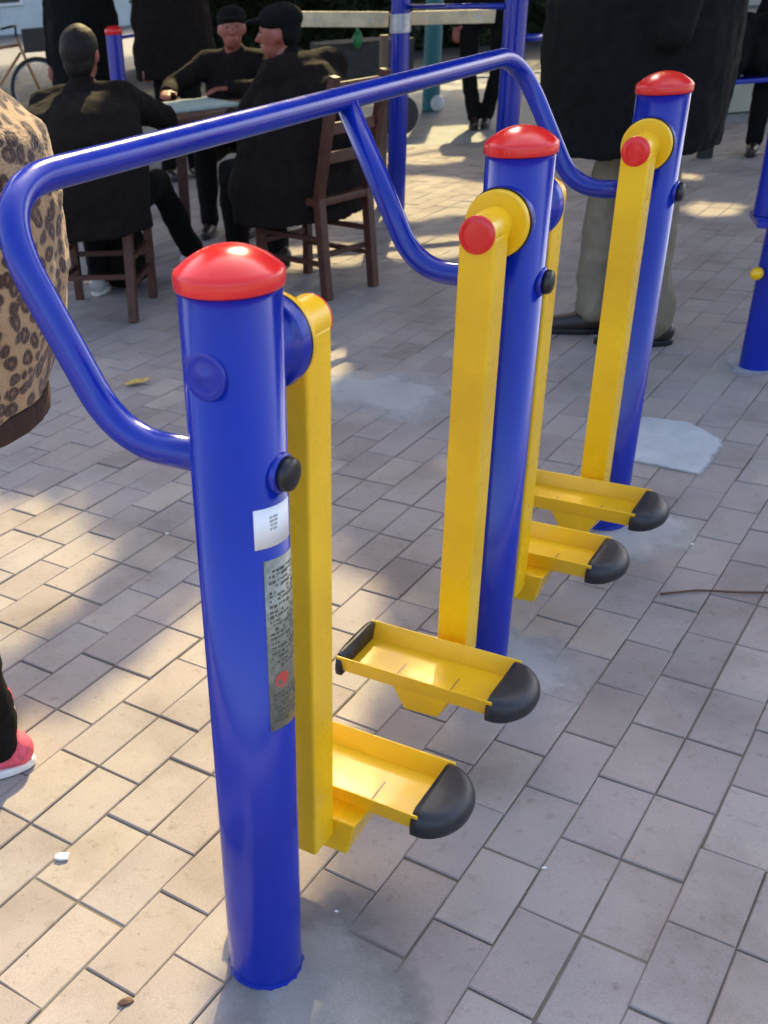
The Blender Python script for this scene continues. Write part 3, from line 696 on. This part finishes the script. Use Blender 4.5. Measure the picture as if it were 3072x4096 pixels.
# seated man, back to the camera, on the left
manC, _ = person('person in dark brown jacket seated at the card table with back to the viewer', (-.37, 5.07), D2(-12), 'sit', .93, headyaw=D2(-8), coat=[(0, -.10, .40, .28, .27), (0, -.11, .6, .29, .27), (0, -.10, .80, .28, .25), (0, -.06, .90, .25, .19), (0, .0, .96, .14, .11)],
    over=dict(wrR=(.20, .62, .80), elR=(.30, .30, .80), wrL=(-.05, .48, .80), anR=(.30, .74, .10), knR=(.20, .46, .50)), bulk=1.22, shoe='shoe_grey', toes=(0, D2(-50)))
# man with cap facing us behind the table
manA, _ = person('person in dark cap facing the viewer behind the card table, both hands on it', (.42, 7.0), D2(165), 'sit', .92, headyaw=D2(14), head_cover='cap', bulk=1.1,
    over=dict(wrR=(.32, .42, .80), wrL=(-.04, .40, .80), elR=(.36, .16, .80), elL=(-.27, .18, .78)))
# man in profile on the brown chair
manB, _ = person('person in black cap and heavy dark coat seated on the reddish brown chair', (.65, 5.40), D2(36), 'sit', .97, headyaw=D2(38), head_cover='cap', bulk=1.35,
    over=dict(head=(-.02, .16, 1.10), neck=(0, .09, .98), chest=(0, .03, .82)),
    coat=[(-.08, -.02, .33, .36, .26), (-.07, 0, .50, .37, .27), (-.04, .0, .70, .33, .22), (-.02, .0, .88, .25, .17), (0, .03, .98, .12, .12)])
# big standing man
manD, _ = person('person standing in long black coat and baggy khaki trousers behind the exerciser', (1.80, 4.12), D2(75), 'stand', 1.04, legs='khaki', top='cloth_black', bulk=1.25, head_cover='cap', fold=.03, legw=1.22,
    over=dict(anL=(-.12, -.04, .075), anR=(.04, .16, .075), knL=(-.11, .02, .50), knR=(.07, .14, .50), elL=(-.33, .06, 1.10), wrL=(-.16, .10, 1.0), elR=(.28, .08, 1.12), wrR=(.12, .10, 1.02), hipL=(-.10, .06, .92), hipR=(.09, .08, .92)),
    coat=[(0, .11, .705, .30, .305), (0, .11, .80, .30, .315), (0, .12, 1.00, .31, .335), (0, .12, 1.20, .30, .33), (0, .05, 1.36, .25, .22), (0, .0, 1.46, .12, .12)])
# two dark onlookers behind the card table
p_ = at(315, 60, 9.6)
person('person in long black coat standing behind the seated man on the left', (p_.x, 9.6), D2(170), 'stand', 1.0, top='cloth_black', bulk=1.2, vox=.016, coat=[(0, 0, .40, .28, .24), (0, 0, .9, .28, .22), (0, 0, 1.3, .24, .18), (0, 0, 1.42, .12, .1)])
p_ = at(690, 100, 8.9)
person('person in dark brown coat standing close behind the man in the cap', (p_.x, 8.9), D2(195), 'stand', 1.0, top='cloth_dark', bulk=1.2, vox=.016, coat=[(0, 0, .72, .30, .24), (0, 0, .9, .32, .24), (0, 0, 1.3, .24, .18), (0, 0, 1.42, .12, .1)])
p_ = gp(1920, 505)
person('person in black trousers standing far behind the handrail near the sunny patch', (p_.x, p_.y), D2(160), 'stand', 1.0, top='cloth_black', legs='cloth_black', vox=.016, over=dict(anL=(-.05, 0, .075), anR=(.05, .05, .075), knL=(-.13, .05, .48), knR=(.13, .05, .48), hipL=(-.14, 0, .86), hipR=(.14, 0, .86)), bulk=1.2)
# sitter on the blue bench at the far right
p_ = at(3090, 200, 8.2)
person('person in dark clothes seated on the blue bench at the far right', (p_.x + .22, 8.3), D2(150), 'sit', 1.0, top='cloth_black', vox=.016, bulk=1.2)

# ------------------------------------------------------------------ chairs, table
def chair(pos, yaw, label, w=.40, d=.42, seat=.45, hb=.95, group='wooden chairs round the card table', mat='wood'):
    t = empty('wooden_chair', (pos[0], pos[1], 0), yaw, label, 'chair', group)
    bm = bmesh.new(); bx(bm, (-w / 2, -d / 2, seat - .035), (w / 2, d / 2 + .01, seat)); from_bm('seat', bm, M[mat], t, bevel=.006)
    for sx in (-1, 1):
        bm = bmesh.new(); bar(bm, (sx * (w / 2 - .02), d / 2 - .02, 0), (sx * (w / 2 - .02), d / 2 - .02, seat - .037), .038); from_bm('leg', bm, M[mat], t, bevel=.003)
        bm = bmesh.new(); bar(bm, (sx * (w / 2 - .02), -d / 2 - .03, 0), (sx * (w / 2 - .02), -d / 2 + .02, seat), .042); bar(bm, (sx * (w / 2 - .02), -d / 2 + .02, seat + .001), (sx * (w / 2 - .02), -d / 2 - .08, hb), .040); from_bm('rear_leg', bm, M[mat], t, bevel=.003)
        for z in (.16, .27):
            bm = bmesh.new(); bar(bm, (sx * (w / 2 - .02), -d / 2 + .012, z), (sx * (w / 2 - .02), d / 2 - .04, z), .018, .022); from_bm('stretcher', bm, M[mat], t)
    bm = bmesh.new(); bar(bm, (-w / 2 + .04, d / 2 - .02, .22), (w / 2 - .04, d / 2 - .02, .22), .018, .022); from_bm('stretcher', bm, M[mat], t)
    bm = bmesh.new(); bar(bm, (-w / 2 + .04, -d / 2 + .005, .20), (w / 2 - .04, -d / 2 + .005, .20), .018, .022); from_bm('stretcher', bm, M[mat], t)
    for k, z in enumerate((.62, .74, .90) if hb > .8 else (.56, .66)):
        bm = bmesh.new(); y = -d / 2 + .02 - .10 * (z - seat) / (hb - seat); bar(bm, (-w / 2 + .04, y, z), (w / 2 - .04, y, z), .018, .05); from_bm('back_slat', bm, M[mat], t, bevel=.003)
    return t
chair((.655, 5.28), D2(38), 'reddish brown wooden chair under the man in profile, legs clear of the paving', w=.36, d=.44)
chair((-.37, 5.14), D2(-12), 'dark wooden chair under the man with his back turned, left of the card table', w=.42, d=.42, hb=.70)
tb = empty('card_table', (.05, 6.30, 0), D2(45), 'square brown card table between the seated players', 'table')
bm = bmesh.new(); bx(bm, (-.38, -.38, .725), (.38, .38, .75)); from_bm('tabletop', bm, M['wood'], tb, bevel=.004)
for sx in (-1, 1):
    for sy in (-1, 1):
        bm = bmesh.new(); bar(bm, (sx * .32, sy * .32, 0), (sx * .33, sy * .33, .724), .05); from_bm('leg', bm, M['wood'], tb)
bd = empty('game_board', (.05, 6.28, .7505), D2(20), 'pale green game board lying on the card table', 'game board')
bm = bmesh.new(); bx(bm, (-.27, -.24, 0), (.27, .24, .014)); from_bm('board', bm, M['board'], bd, bevel=.002)
bm = bmesh.new()
for k in range(9): bx(bm, (-.24 + k * .06 - .001, -.22, .0142), (-.24 + k * .06 + .001, .22, .0148))
from_bm('grid_line', bm, M['ink'], bd)
r = random.Random(8)
for k in range(2):
    bm = bmesh.new(); q = Vector((.05 + r.uniform(-.25, .25), 6.28 + r.uniform(-.22, .22), .765)); lathe(bm, q, (0, 0, 1), [(0, .016), (.009, .017), (.013, .014)], 16)
    o = from_bm('game_piece', bm, M['white'] if k % 2 else M['wood'], None, True); tag(o, 'small round %s game piece on the pale green board' % ('white' if k % 2 else 'brown'), 'game piece')

bm = bmesh.new(); q = gp(500, 1165); ellip(bm, (q.x, q.y + .12, .13), (.17, .13, .13)); ellip(bm, (q.x + .02, q.y + .12, .2), (.12, .09, .10)); capsule(bm, (q.x - .08, q.y + .1, .26), (q.x, q.y + .1, .35), .012, .012); capsule(bm, (q.x, q.y + .1, .35), (q.x + .09, q.y + .1, .26), .012, .012)
o = solid('cloth_bag', bm, M['cloth_dark'], None, .008, 2, .03); tag(o, 'slumped dark cloth bag standing on the paving under the card table', 'bag')

# ------------------------------------------------------------------ other fitness equipment
def blue_post(pos, h, label, r=.057, cap=True, name='fitness_post', group='plain blue fitness posts in the background'):
    t = empty(name, (pos[0], pos[1], 0), 0, label, 'post', group)
    bm = bmesh.new(); lathe(bm, (0, 0, -.01), (0, 0, 1), [(0, r), (h + .01, r)], 40); from_bm('post', bm, M['blue'], t, bevel=.001)
    if cap:
        bm = bmesh.new(); lathe(bm, (0, 0, h - .003), (0, 0, 1), [(0, r + .003), (.025, r + .0045)] + [(.028 + .03 * math.sin(a_), (r + .003) * math.cos(a_)) for a_ in (.3, .6, .9, 1.2, 1.45)] + [(.058, 0)], 40); from_bm('cap', bm, M['red'], t, True)
    return t
pa = gp(1583, 835); pb = at(2032, 470, 5.9)
t = blue_post(pa, 2.1, 'tall plain blue post carrying the pale plank, beside the sunny paving', cap=True)
bm = bmesh.new(); lathe(bm, (0, 0, .99), (0, 0, 1), [(0, .064), (.10, .064)], 32); from_bm('clamp_band', bm, M['steel'], t, bevel=.002)
t2 = blue_post((pb.x, pb.y), 2.1, 'tall blue post seen between the handrail corner and the man in black')
a_ = at(1650, 27, pa.y); b_ = at(2020, 25, pb.y)
bm = bmesh.new(); tube(bm, [Vector((pa.x + .06, pa.y, a_.z)), Vector((pb.x - .058, pb.y, b_.z))], .014, 14)
tag(from_bm('crossbar', bm, M['blue'], None, True), 'thin blue crossbar joining the two tall posts above the pale plank', 'bar')
bm = bmesh.new(); q0 = at(2086, 150, pb.y + .05); q1 = at(2200, 148, pb.y + .3); tube(bm, [Vector((pb.x + .058, pb.y, q0.z)), q1], .018, 12)
o = from_bm('side_peg', bm, M['blue'], None, True); tag(o, 'short blue bar sticking out from the post behind the man in black', 'bar')
# planks
def plank(x0, x1, y0, y1, Y, dz, label):
    A, B = at(x0, (y0 + y1) / 2, Y), at(x1, (y0 + y1) / 2 - dz, Y)
    t = empty('wooden_plank', A, 0, label, 'plank', 'pale planks fixed beside the blue post')
    h = abs((at(x0, y0, Y) - at(x0, y1, Y)).z)
    bm = bmesh.new(); bar(bm, Vector((0, 0, 0)), B - A, .045, h); from_bm('board', bm, M['plank'], t, bevel=.004)
    for k in (.22, .8):
        bm = bmesh.new(); lathe(bm, (B - A) * k + Vector((0, -.0225, 0)), (0, -1, 0), [(0, .009), (.004, .008)], 12); from_bm('bolt', bm, M['steel'], t)
    return t
plank(1180, 1552, 45, 108, 7.13, -2, 'pale timber plank running left from the blue post behind the seated players')
plank(1648, 1978, 45, 100, 7.13, 8, 'pale timber plank running right from the blue post under the thin crossbar')
q = at(1582, 700, 7.2)
bm = bmesh.new(); bar(bm, (pa.x - .075, 7.13, 0), (pa.x - .075, 7.13, .98), .05, .05); tag(from_bm('timber_prop', bm, M['batten'], None, bevel=.003), 'brown timber prop standing against the tall blue post under the plank', 'timber prop')
q = gp(1722, 440)
bm = bmesh.new(); lathe(bm, (q.x, q.y, 0), (0, 0, 1), [(0, .09), (1.9, .09)], 24); tag(from_bm('teal_post', bm, M['teal'], None, bevel=.002), 'thick teal post far behind the handrail, between sunny patches', 'post')
bm = bmesh.new(); q = gp(1745, 440); ellip(bm, (q.x, q.y - .05, .07), (.07, .05, .08)); o = solid('litter_bag', bm, M['white'], None, .01, 2, .03); tag(o, 'small white plastic bag at the foot of the teal post', 'bag')
# small capped post on the left with its low blue rail
q = at(462, 210, 8.4)
t = blue_post((q.x, 8.4), 1.05, 'short blue post with red cap behind the left seated man')
bm = bmesh.new(); A, B = at(500, 352, 8.4), at(705, 322, 8.3); tube(bm, [Vector((q.x + .055, 8.4, A.z)), A, B], .022, 14); from_bm('low_rail', bm, M['blue'], t, True)
# waist twister at right edge
q = gp(3022, 1468); q2 = at(3125, 480, q.y - .05)
t = empty('twister_machine', (q.x, q.y, 0), 0, 'blue fitness machine cut by the right edge with ledge and red-capped column', 'fitness machine')
bm = bmesh.new(); lathe(bm, (0, 0, -.01), (0, 0, 1), [(0, .057), (.515, .057)], 40); from_bm('lower_column', bm, M['blue'], t, bevel=.001)
u_ = at(3062, 760, q.y) - q
bm = bmesh.new(); lathe(bm, (u_.x + .035, 0, .535), (0, 0, 1), [(0, .057), (.43, .057)], 40); from_bm('upper_column', bm, M['blue'], t, bevel=.001)
bm = bmesh.new(); lathe(bm, (u_.x + .035, 0, .963), (0, 0, 1), [(0, .06), (.025, .0615), (.04, .052), (.052, .03), (.057, 0)], 40); from_bm('cap', bm, M['red'], t, True)
bm = bmesh.new()
A = [(-.150, -.10), (-.07, -.17), (.30, -.17), (.30, .17), (.0, .17), (-.09, .08)]; lo = [bm.verts.new((x, y, .515)) for x, y in A]; hi = [bm.verts.new((x, y, .534)) for x, y in A]
bm.faces.new(lo[::-1]); bm.faces.new(hi)
for k in range(6): bm.faces.new((lo[k], lo[(k + 1) % 6], hi[(k + 1) % 6], hi[k]))
from_bm('ledge', bm, M['blue'], t, bevel=.003)
w_ = at(3003, 1090, q.y) - q
bm = bmesh.new(); ellip(bm, (w_.x + .012, -.02, w_.z), (.022, .02, .022)); from_bm('yellow_knob', bm, M['yellow'], t, True)
# blue bench slab at the right
A, B = at(2820, 318, 8.0), at(3300, 322, 8.0)
t = empty('blue_bench', ((A.x + B.x) / 2, 8.0, 0), 0, 'blue metal bench slab behind the black-coated man at the right', 'bench'); hw = (B.x - A.x) / 2
bm = bmesh.new(); bx(bm, (-hw, -.17, A.z - .03), (hw, .17, A.z)); from_bm('seat', bm, M['blue'], t, bevel=.004)
for sx in (-.8, .8):
    bm = bmesh.new(); bar(bm, (sx * hw, 0, 0), (sx * hw, 0, A.z - .031), .08); from_bm('leg', bm, M['black'], t)

q0, q1 = at(2900, 300, 8.0), at(3180, 300, 8.0)
bm = bmesh.new()
for k in range(5):
    f = k / 4; ellip(bm, (q0.x + (q1.x - q0.x) * f, 8.02 + .05 * (k % 2), A.z + .17 + .03 * (k % 2)), (.15, .15, .19 + .03 * ((k + 1) % 2)))
o = solid('coat_bundle', bm, M['cloth_black'], None, .014, 3, .05, .02); tag(o, 'heap of dark coats lying on the blue bench at the right', 'coats')
# ------------------------------------------------------------------ bicycle at the far left
BY = 14.0; q = at(148, 290, BY)
bk = empty('bicycle', (q.x - .52, BY, 0), 0, 'dark bicycle with tan frame parked far behind at the left edge', 'bicycle')
def wheel(x):
    bm = bmesh.new(); n = 40; ring = [Vector((x + .32 * math.cos(k * 2 * math.pi / n), 0, .345 + .32 * math.sin(k * 2 * math.pi / n))) for k in range(n + 1)]
    tube(bm, ring, .024, 10, cap=False); w = from_bm('wheel', bm, M['black'], bk, True)
    bm = bmesh.new(); ring = [Vector((x + .292 * math.cos(k * 2 * math.pi / n), 0, .345 + .292 * math.sin(k * 2 * math.pi / n))) for k in range(n + 1)]
    tube(bm, ring, .009, 8, cap=False); from_bm('rim', bm, M['steel'], w, True)
    bm = bmesh.new()
    for k in range(20):
        a = k * 2 * math.pi / 20; tube(bm, [Vector((x, 0, .345)), Vector((x + .29 * math.cos(a), 0, .345 + .29 * math.sin(a)))], .0015, 5)
    from_bm('spokes', bm, M['steel'], w)
wheel(.52); wheel(-.52)
bm = bmesh.new()
for a, b in (((-.52, 0, .345), (-.05, 0, .30)), ((-.05, 0, .30), (-.22, 0, .82)), ((-.22, 0, .78), (.34, 0, .82)), ((-.05, 0, .30), (.36, 0, .74)), ((-.52, 0, .345), (-.20, 0, .76)), ((.33, 0, .90), (.52, 0, .345))):
    tube(bm, [Vector(a), Vector(b)], .017, 10)
from_bm('frame', bm, M['tan'], bk, True)
bm = bmesh.new(); tube(bm, fillet([(.20, -.26, 1.0), (.34, -.20, 1.02), (.34, .20, 1.02), (.20, .26, 1.0)], .06), .013, 10); tube(bm, [Vector((.33, 0, .88)), Vector((.34, 0, 1.02))], .014, 8); from_bm('handlebar', bm, M['black'], bk, True)
bm = bmesh.new(); ellip(bm, (-.25, 0, .88), (.13, .07, .035)); from_bm('saddle', bm, M['black'], bk, True)
bm = bmesh.new(); bx(bm, (.42, -.16, .74), (.74, .16, .98)); from_bm('basket', bm, M['black'], bk)

# ------------------------------------------------------------------ cart, low wall, hedge, far buildings
q = at(1450, 260, 10.5)
t = empty('hand_cart', (q.x, 10.6, 0), 0, 'dark flat hand cart with pale tray and green bag behind the pale plank', 'cart')
bm = bmesh.new(); bx(bm, (-.42, -.3, .35), (.42, .3, .78)); from_bm('cart_body', bm, M['cloth_grey'], t, bevel=.01)
bm = bmesh.new(); bx(bm, (-.30, -.36, .36), (.16, -.305, .46)); from_bm('tray', bm, M['plank'], t, bevel=.004)
for sx in (-.3, .3):
    bm = bmesh.new(); lathe(bm, (sx, -.33, .17), (0, 1, 0), [(0, .17), (.05, .17)], 24); from_bm('wheel', bm, M['rubber'], t, bevel=.004)
g_ = at(1430, 160, 10.22); bm = bmesh.new(); ellip(bm, g_, (.045, .04, .075)); ellip(bm, g_ + Vector((0, 0, .08)), (.015, .015, .03)); o = solid('green_bag', bm, M['green'], None, .01, 2, .03); tag(o, 'knotted green plastic bag hanging on the front of the dark hand cart', 'bag')
A, B = gp(2850, 458), gp(3000, 452)
t = empty('beige_kiosk', (A.x, A.y, 0), 0, 'low beige rendered block standing on the ground beyond the blue bench', 'low wall')
bm = bmesh.new(); bx(bm, (0, 0, 0), (2.6, .5, .55)); from_bm('block', bm, M['beige_wall'], t, bevel=.01)
bm = bmesh.new(); bx(bm, (-.04, -.04, .551), (2.64, .54, .60)); from_bm('coping', bm, M['cement_pale'], t, bevel=.006)
def hedge(name, x0, x1, y0, y1, h, n, label, size=.10, seed=1):
    r = random.Random(seed); V = []; F = []
    for k in range(n):
        x, y, z = r.uniform(x0, x1), r.uniform(y0, y1), r.uniform(.02, h) ** 1.0
        edge = noise.noise(Vector((x * .8, y, 3))) * .35
        if z > h - .3 + edge: continue
        if r.random() < .7: y = y0 + r.random() * .25 + noise.noise(Vector((x * 1.7, z * 1.7, 2))) * .3
        u = Vector((r.gauss(0, 1), r.gauss(0, 1), r.gauss(0, 1))).normalized(); v = u.orthogonal().normalized(); s = size * r.uniform(.6, 1.3); c = Vector((x, y, z)); b0 = len(V)
        V += [tuple(c - u * s), tuple(c + v * s * .45), tuple(c + u * s), tuple(c - v * s * .45)]; F.append((b0, b0 + 1, b0 + 2, b0 + 3))
    t = empty(name, ((x0 + x1) / 2, y0, 0), 0, label, 'hedge')
    me = bpy.data.meshes.new('foliage'); me.from_pydata([(a - (x0 + x1) / 2, b - y0, c) for a, b, c in V], [], F); o = link('foliage', me, M['hedge'], t); o['kind'] = 'stuff'
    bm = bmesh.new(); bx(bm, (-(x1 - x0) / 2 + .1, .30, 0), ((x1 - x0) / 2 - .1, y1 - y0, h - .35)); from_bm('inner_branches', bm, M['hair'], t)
    return t
xa = at(560, 200, 22).x; xb = at(2860, 60, 22).x
hedge('clipped_hedge', xa, xb, 21, 22.4, 3.6, 56000, 'long dark clipped hedge across the back of the square', .13)
hedge('dark_hedge', 7.1, 13.5, 13.0, 14.0, 1.12, 14000, 'low dark hedge behind the beige block at the far right', .09, 4)
def building(name, x0, x1, y, h, mat, label, n, seed):
    t = empty(name, ((x0 + x1) / 2, y, 0), 0, label, 'building'); w = (x1 - x0) / 2
    bm = bmesh.new(); bx(bm, (-w, 0, 0), (w, 8, h)); from_bm('wall', bm, mat, t)
    bm = bmesh.new(); bx(bm, (-w - .3, -.3, h + .003), (w + .3, 8.3, h + .4)); from_bm('roof_slab', bm, M['cement_pale'], t)
    for fl in range(int(h // 3)):
        for k in range(n):
            x = -w + (k + .5) * 2 * w / n; z = 1.0 + fl * 3
            bm = bmesh.new(); bx(bm, (x - .8, -.06, z - .05), (x + .8, -.003, z + 1.55)); f_ = from_bm('window', bm, M['white'], t)
            bm = bmesh.new(); bx(bm, (x - .7, -.075, z + .05), (x + .7, -.063, z + 1.45)); from_bm('pane', bm, M['glass'], f_)
    return t
building('pale_building', -16, 1.2, 46, 9, M['plaster'], 'pale grey-green building far behind the bicycle, left of the hedge', 6, 1)
building('beige_building', 12.5, 30, 27, 6, M['beige_wall'], 'beige rendered building closing the view at the top right', 6, 2)

# ------------------------------------------------------------------ small things on the paving
q = gp(555, 1538)
bm = bmesh.new(); n = 10; L_ = []; R_ = []; C_ = []
for k in range(n + 1):
    t = k / n; w = .022 * math.sin(math.pi * t ** .8) + .0004; x = (t - .5) * .115; z = .006 + .012 * abs(t - .5) * 2 * t
    C_.append(bm.verts.new((x, 0, z))); L_.append(bm.verts.new((x, w, z + .009 * w / .022))); R_.append(bm.verts.new((x, -w, z + .007 * w / .022)))
for k in range(n):
    bm.faces.new((C_[k], C_[k + 1], L_[k + 1], L_[k])); bm.faces.new((C_[k], R_[k], R_[k + 1], C_[k + 1]))
o = from_bm('fallen_leaf', bm, M['leafdry'], None, True); o.location = (q.x, q.y, .001); o.rotation_euler = (0, 0, .35); tag(o, 'dry yellow leaf lying on the paving left of the nearest post', 'leaf')
pts = [gp(x, y) + Vector((0, 0, .006)) for x, y in ((2640, 2384), (2720, 2376), (2800, 2370), (2930, 2376), (3100, 2380), (3200, 2390))]
bm = bmesh.new(); tube(bm, smooth_path(pts, 5), .0028, 8); tag(from_bm('twig', bm, M['twig'], None, True), 'long thin brown twig lying on the paving at the right', 'twig')
def chip(px, py, s, mat, label, cat='litter', name='litter_scrap', seed=0, group=None):
    r = random.Random(seed); q = gp(px, py); bm = bmesh.new(); n = 7; ring = []; rr = [r.uniform(.6, 1.2) for _ in range(n)]
    top = [bm.verts.new((q.x + s * rr[k] * math.cos(k * 6.283 / n), q.y + s * .6 * rr[k] * math.sin(k * 6.283 / n), .003 + r.random() * s * .25)) for k in range(n)]
    bot = [bm.verts.new((v.co.x, v.co.y, .0006)) for v in top]; ce = bm.verts.new((q.x, q.y, .004 + s * .3))
    for k in range(n): bm.faces.new((top[k], top[(k + 1) % n], ce)); bm.faces.new((bot[k], bot[(k + 1) % n], top[(k + 1) % n], top[k]))
    o = from_bm(name, bm, mat); tag(o, label, cat, group)
chip(250, 3430, .017, M['white'], 'white crumb of mortar in a joint at the lower left', seed=1)
chip(500, 4010, .012, M['twig'], 'dark clod of earth in a joint at the bottom left', 'earth clod', 'earth_clod', seed=2)
chip(2770, 2180, .004, M['white'], 'tiny white speck right of the farthest foot trays', seed=5)
chip(2178, 3475, .005, M['white'], 'tiny white speck on the paving right of the nearest black bumper', seed=3)
chip(1345, 3650, .005, M['white'], 'tiny white speck on the cement by the nearest post', seed=4)
chip(667, 2137, .006, M['white'], 'tiny white speck in a joint left of the nearest post', seed=6)

r = random.Random(77); V = []; F = []
for k in range(2600):
    x, y = r.uniform(-1.2, 3.2), r.uniform(.9, 6.0)
    if r.random() < .7:                                   # most of it gathers along the joints
        i_, t_ = r.randrange(-30, 30), r.uniform(-20, 30); p = OO + US * i_ + UT * t_; x, y = p.x + r.gauss(0, .006), p.y + r.gauss(0, .006)
        if not (-1.5 < x < 4 and .8 < y < 7): continue
    s_ = r.uniform(.0007, .0022) * (1.5 if r.random() < .06 else 1); b0 = len(V); a_ = r.random() * 6.28
    V += [(x + s_ * math.cos(a_ + q_ * 2.09) * r.uniform(.7, 1.3), y + s_ * math.sin(a_ + q_ * 2.09) * r.uniform(.7, 1.3), .0002) for q_ in range(3)] + [(x, y, s_ * 1.1)]
    F += [(b0, b0 + 1, b0 + 3), (b0 + 1, b0 + 2, b0 + 3), (b0 + 2, b0, b0 + 3)]
me = bpy.data.meshes.new('grit'); me.from_pydata(V, [], F); o = link('grit', me, M['cement'], None); tag(o, 'loose grey grit scattered along the paving joints', 'grit', kind='stuff')
# ------------------------------------------------------------------ trees overhead (outside the frame) that throw the dappled shade
def GW(lst): return [tuple(gp(*p).xy) for p in lst]
SUNNY = [
    GW([(-300, 1960), (0, 2010), (200, 2040), (340, 2110), (405, 2200), (370, 2360), (290, 2440), (240, 2530), (110, 2550), (40, 2560), (-300, 2700)]),
    [tuple(gp(*p).xy) for p in [(860, 2360), (640, 2555), (430, 2820), (250, 2865), (100, 2935), (-300, 3050), (-900, 3600)]] + [(-1.6, .2), (-1.3, -1.4), (-.75, -1.4)] +
    [tuple(gp(*p).xy) for p in [(835, 4096), (915, 3810), (1075, 3700), (1230, 3560), (1330, 3430), (1400, 3000), (1520, 2620), (1500, 2380), (1380, 2230), (1150, 2260), (1000, 2300)]],
    [(.85, 6.8), (1.45, 6.65), (2.15, 6.7), (2.3, 7.4), (1.8, 8.2), (1.2, 8.3), (.8, 7.5)],
    [(1.55, 8.9), (2.2, 8.6), (2.45, 9.0), (2.75, 10.0), (2.9, 10.8), (2.3, 10.9), (1.9, 10.0)],
    [(2.93, 6.15), (3.15, 6.1), (3.3, 6.35), (3.15, 6.55), (2.98, 6.4)],
    [(3.25, 7.3), (3.5, 7.2), (3.45, 7.6)],
]
# light that reaches shoulders, heads and the plank: their shadows fall along these spots
k_ = Vector((TO_SUN.x / TO_SUN.z, TO_SUN.y / TO_SUN.z))
def spot(x, y, z, rx, ry): return (x - k_.x * z, y - k_.y * z, rx, ry)
SPOTS = [spot(-.50, 5.1, 1.05, .28, .22), spot(.78, 5.3, 1.05, .22, .25), spot(.9, 7.10, 1.05, .9, .26), spot(1.75, 7.10, 1.05, .6, .24), spot(.1, 7.2, 1.2, .25, .2)]
SPOTS += [spot(.223, 1.355, .18, .085, .055), spot(.40, 1.63, .18, .085, .055)]
SPOTS += [spot(P.x, P.y, 1.09, .065, .065) for P in (P1,)]
_n = Vector((ed.y, -ed.x))
for q_ in range(13):
    w_ = P1.xy + _n * -.338 + ed.xy * (.05 + q_ * .05); SPOTS.append(spot(w_.x, w_.y, 1.155, .045, .045))
def sunny(x, y):
    j = noise.noise(Vector((x * 5, y * 5, 1.0))) * .05
    for P in SUNNY:
        if in_poly(x + j, y - j, P): return True
    for cx, cy, rx, ry in SPOTS:
        if ((x - cx) / rx) ** 2 + ((y - cy) / ry) ** 2 < 1: return True
    return False
trunks = [Vector((-4.6, 9.0, 0)), Vector((7.2, 8.0, 0)), Vector((-3.4, 3.0, 0)), Vector((6.2, 15.5, 0))]
VT = [[] for _ in trunks]; FT = [[] for _ in trunks]; r = random.Random(21)
NEAR, FAR = 200000, 90000
for k in range(NEAR + FAR):
    gx, gyy = r.uniform(-3.2, 6.5), r.uniform(-2.0, 13)
    if k % 5 == 0: gx, gyy = r.uniform(-10, 9), r.uniform(9, 26)
    if k >= NEAR: gx, gyy = (r.uniform(-9, 9), r.uniform(3.2, 14)) if k % 3 else (r.uniform(-9, 1), r.uniform(12, 26))
    if sunny(gx, gyy): continue
    z = r.uniform(4.2, 6.4); c = Vector((gx + k_.x * z, gyy + k_.y * z, z))
    i = min(range(len(trunks)), key=lambda q_: (trunks[q_] - c).xy.length)
    u = Vector((r.gauss(0, 1), r.gauss(0, 1), r.gauss(0, .6))).normalized(); v = u.orthogonal().normalized(); v = (v + Vector((r.gauss(0, .4), r.gauss(0, .4), 0))).normalized(); s = r.uniform(.07, .13) * (1.25 if k >= NEAR else 1)
    # keep the whole leaf outside the gaps
    tip = [c - u * s, c + v * s * .5, c + u * s, c - v * s * .5]
    if any(sunny(p.x - k_.x * p.z, p.y - k_.y * p.z) for p in (tip[0], tip[2])): continue
    c0 = trunks[i]; b0 = len(VT[i]); VT[i] += [tuple(p - c0) for p in tip]; FT[i].append((b0, b0 + 1, b0 + 2, b0 + 3))
for i, c0 in enumerate(trunks):
    t = empty('shade_tree', c0, 0, ['broad leafy tree standing left of the square behind the bicycle side', 'broad leafy tree standing right of the square beside the blue bench', 'leafy tree standing just left of the fitness area', 'leafy tree standing at the back right by the hedge'][i], 'tree', 'shade trees round the square')
    bm = bmesh.new(); rr = random.Random(i + 40)
    tube(bm, smooth_path([(0, 0, -.05), (.05, 0, 1.2), (-.03, .06, 2.6), (.08, 0, 4.0), (.02, .05, 5.6)], 4), [.22 - .15 * j / 16 for j in range(17)], 14)
    from_bm('trunk', bm, M['bark'], t, True)
    for j in range(7):
        a = j * .9 + rr.random(); bm = bmesh.new(); L3_ = rr.uniform(2.2, 3.6)
        tube(bm, smooth_path([(0, 0, 3.2 + j * .25), (math.cos(a) * L3_ * .4, math.sin(a) * L3_ * .4, 4.4 + j * .15), (math.cos(a) * L3_, math.sin(a) * L3_, 5.2 + rr.uniform(-.2, .6))], 4), [.07 - .006 * q_ for q_ in range(9)], 8)
        from_bm('limb', bm, M['bark'], t, True)
    me = bpy.data.meshes.new('crown'); me.from_pydata(VT[i], [], FT[i]); o = link('crown', me, M['leaf'], t); o['kind'] = 'stuff'
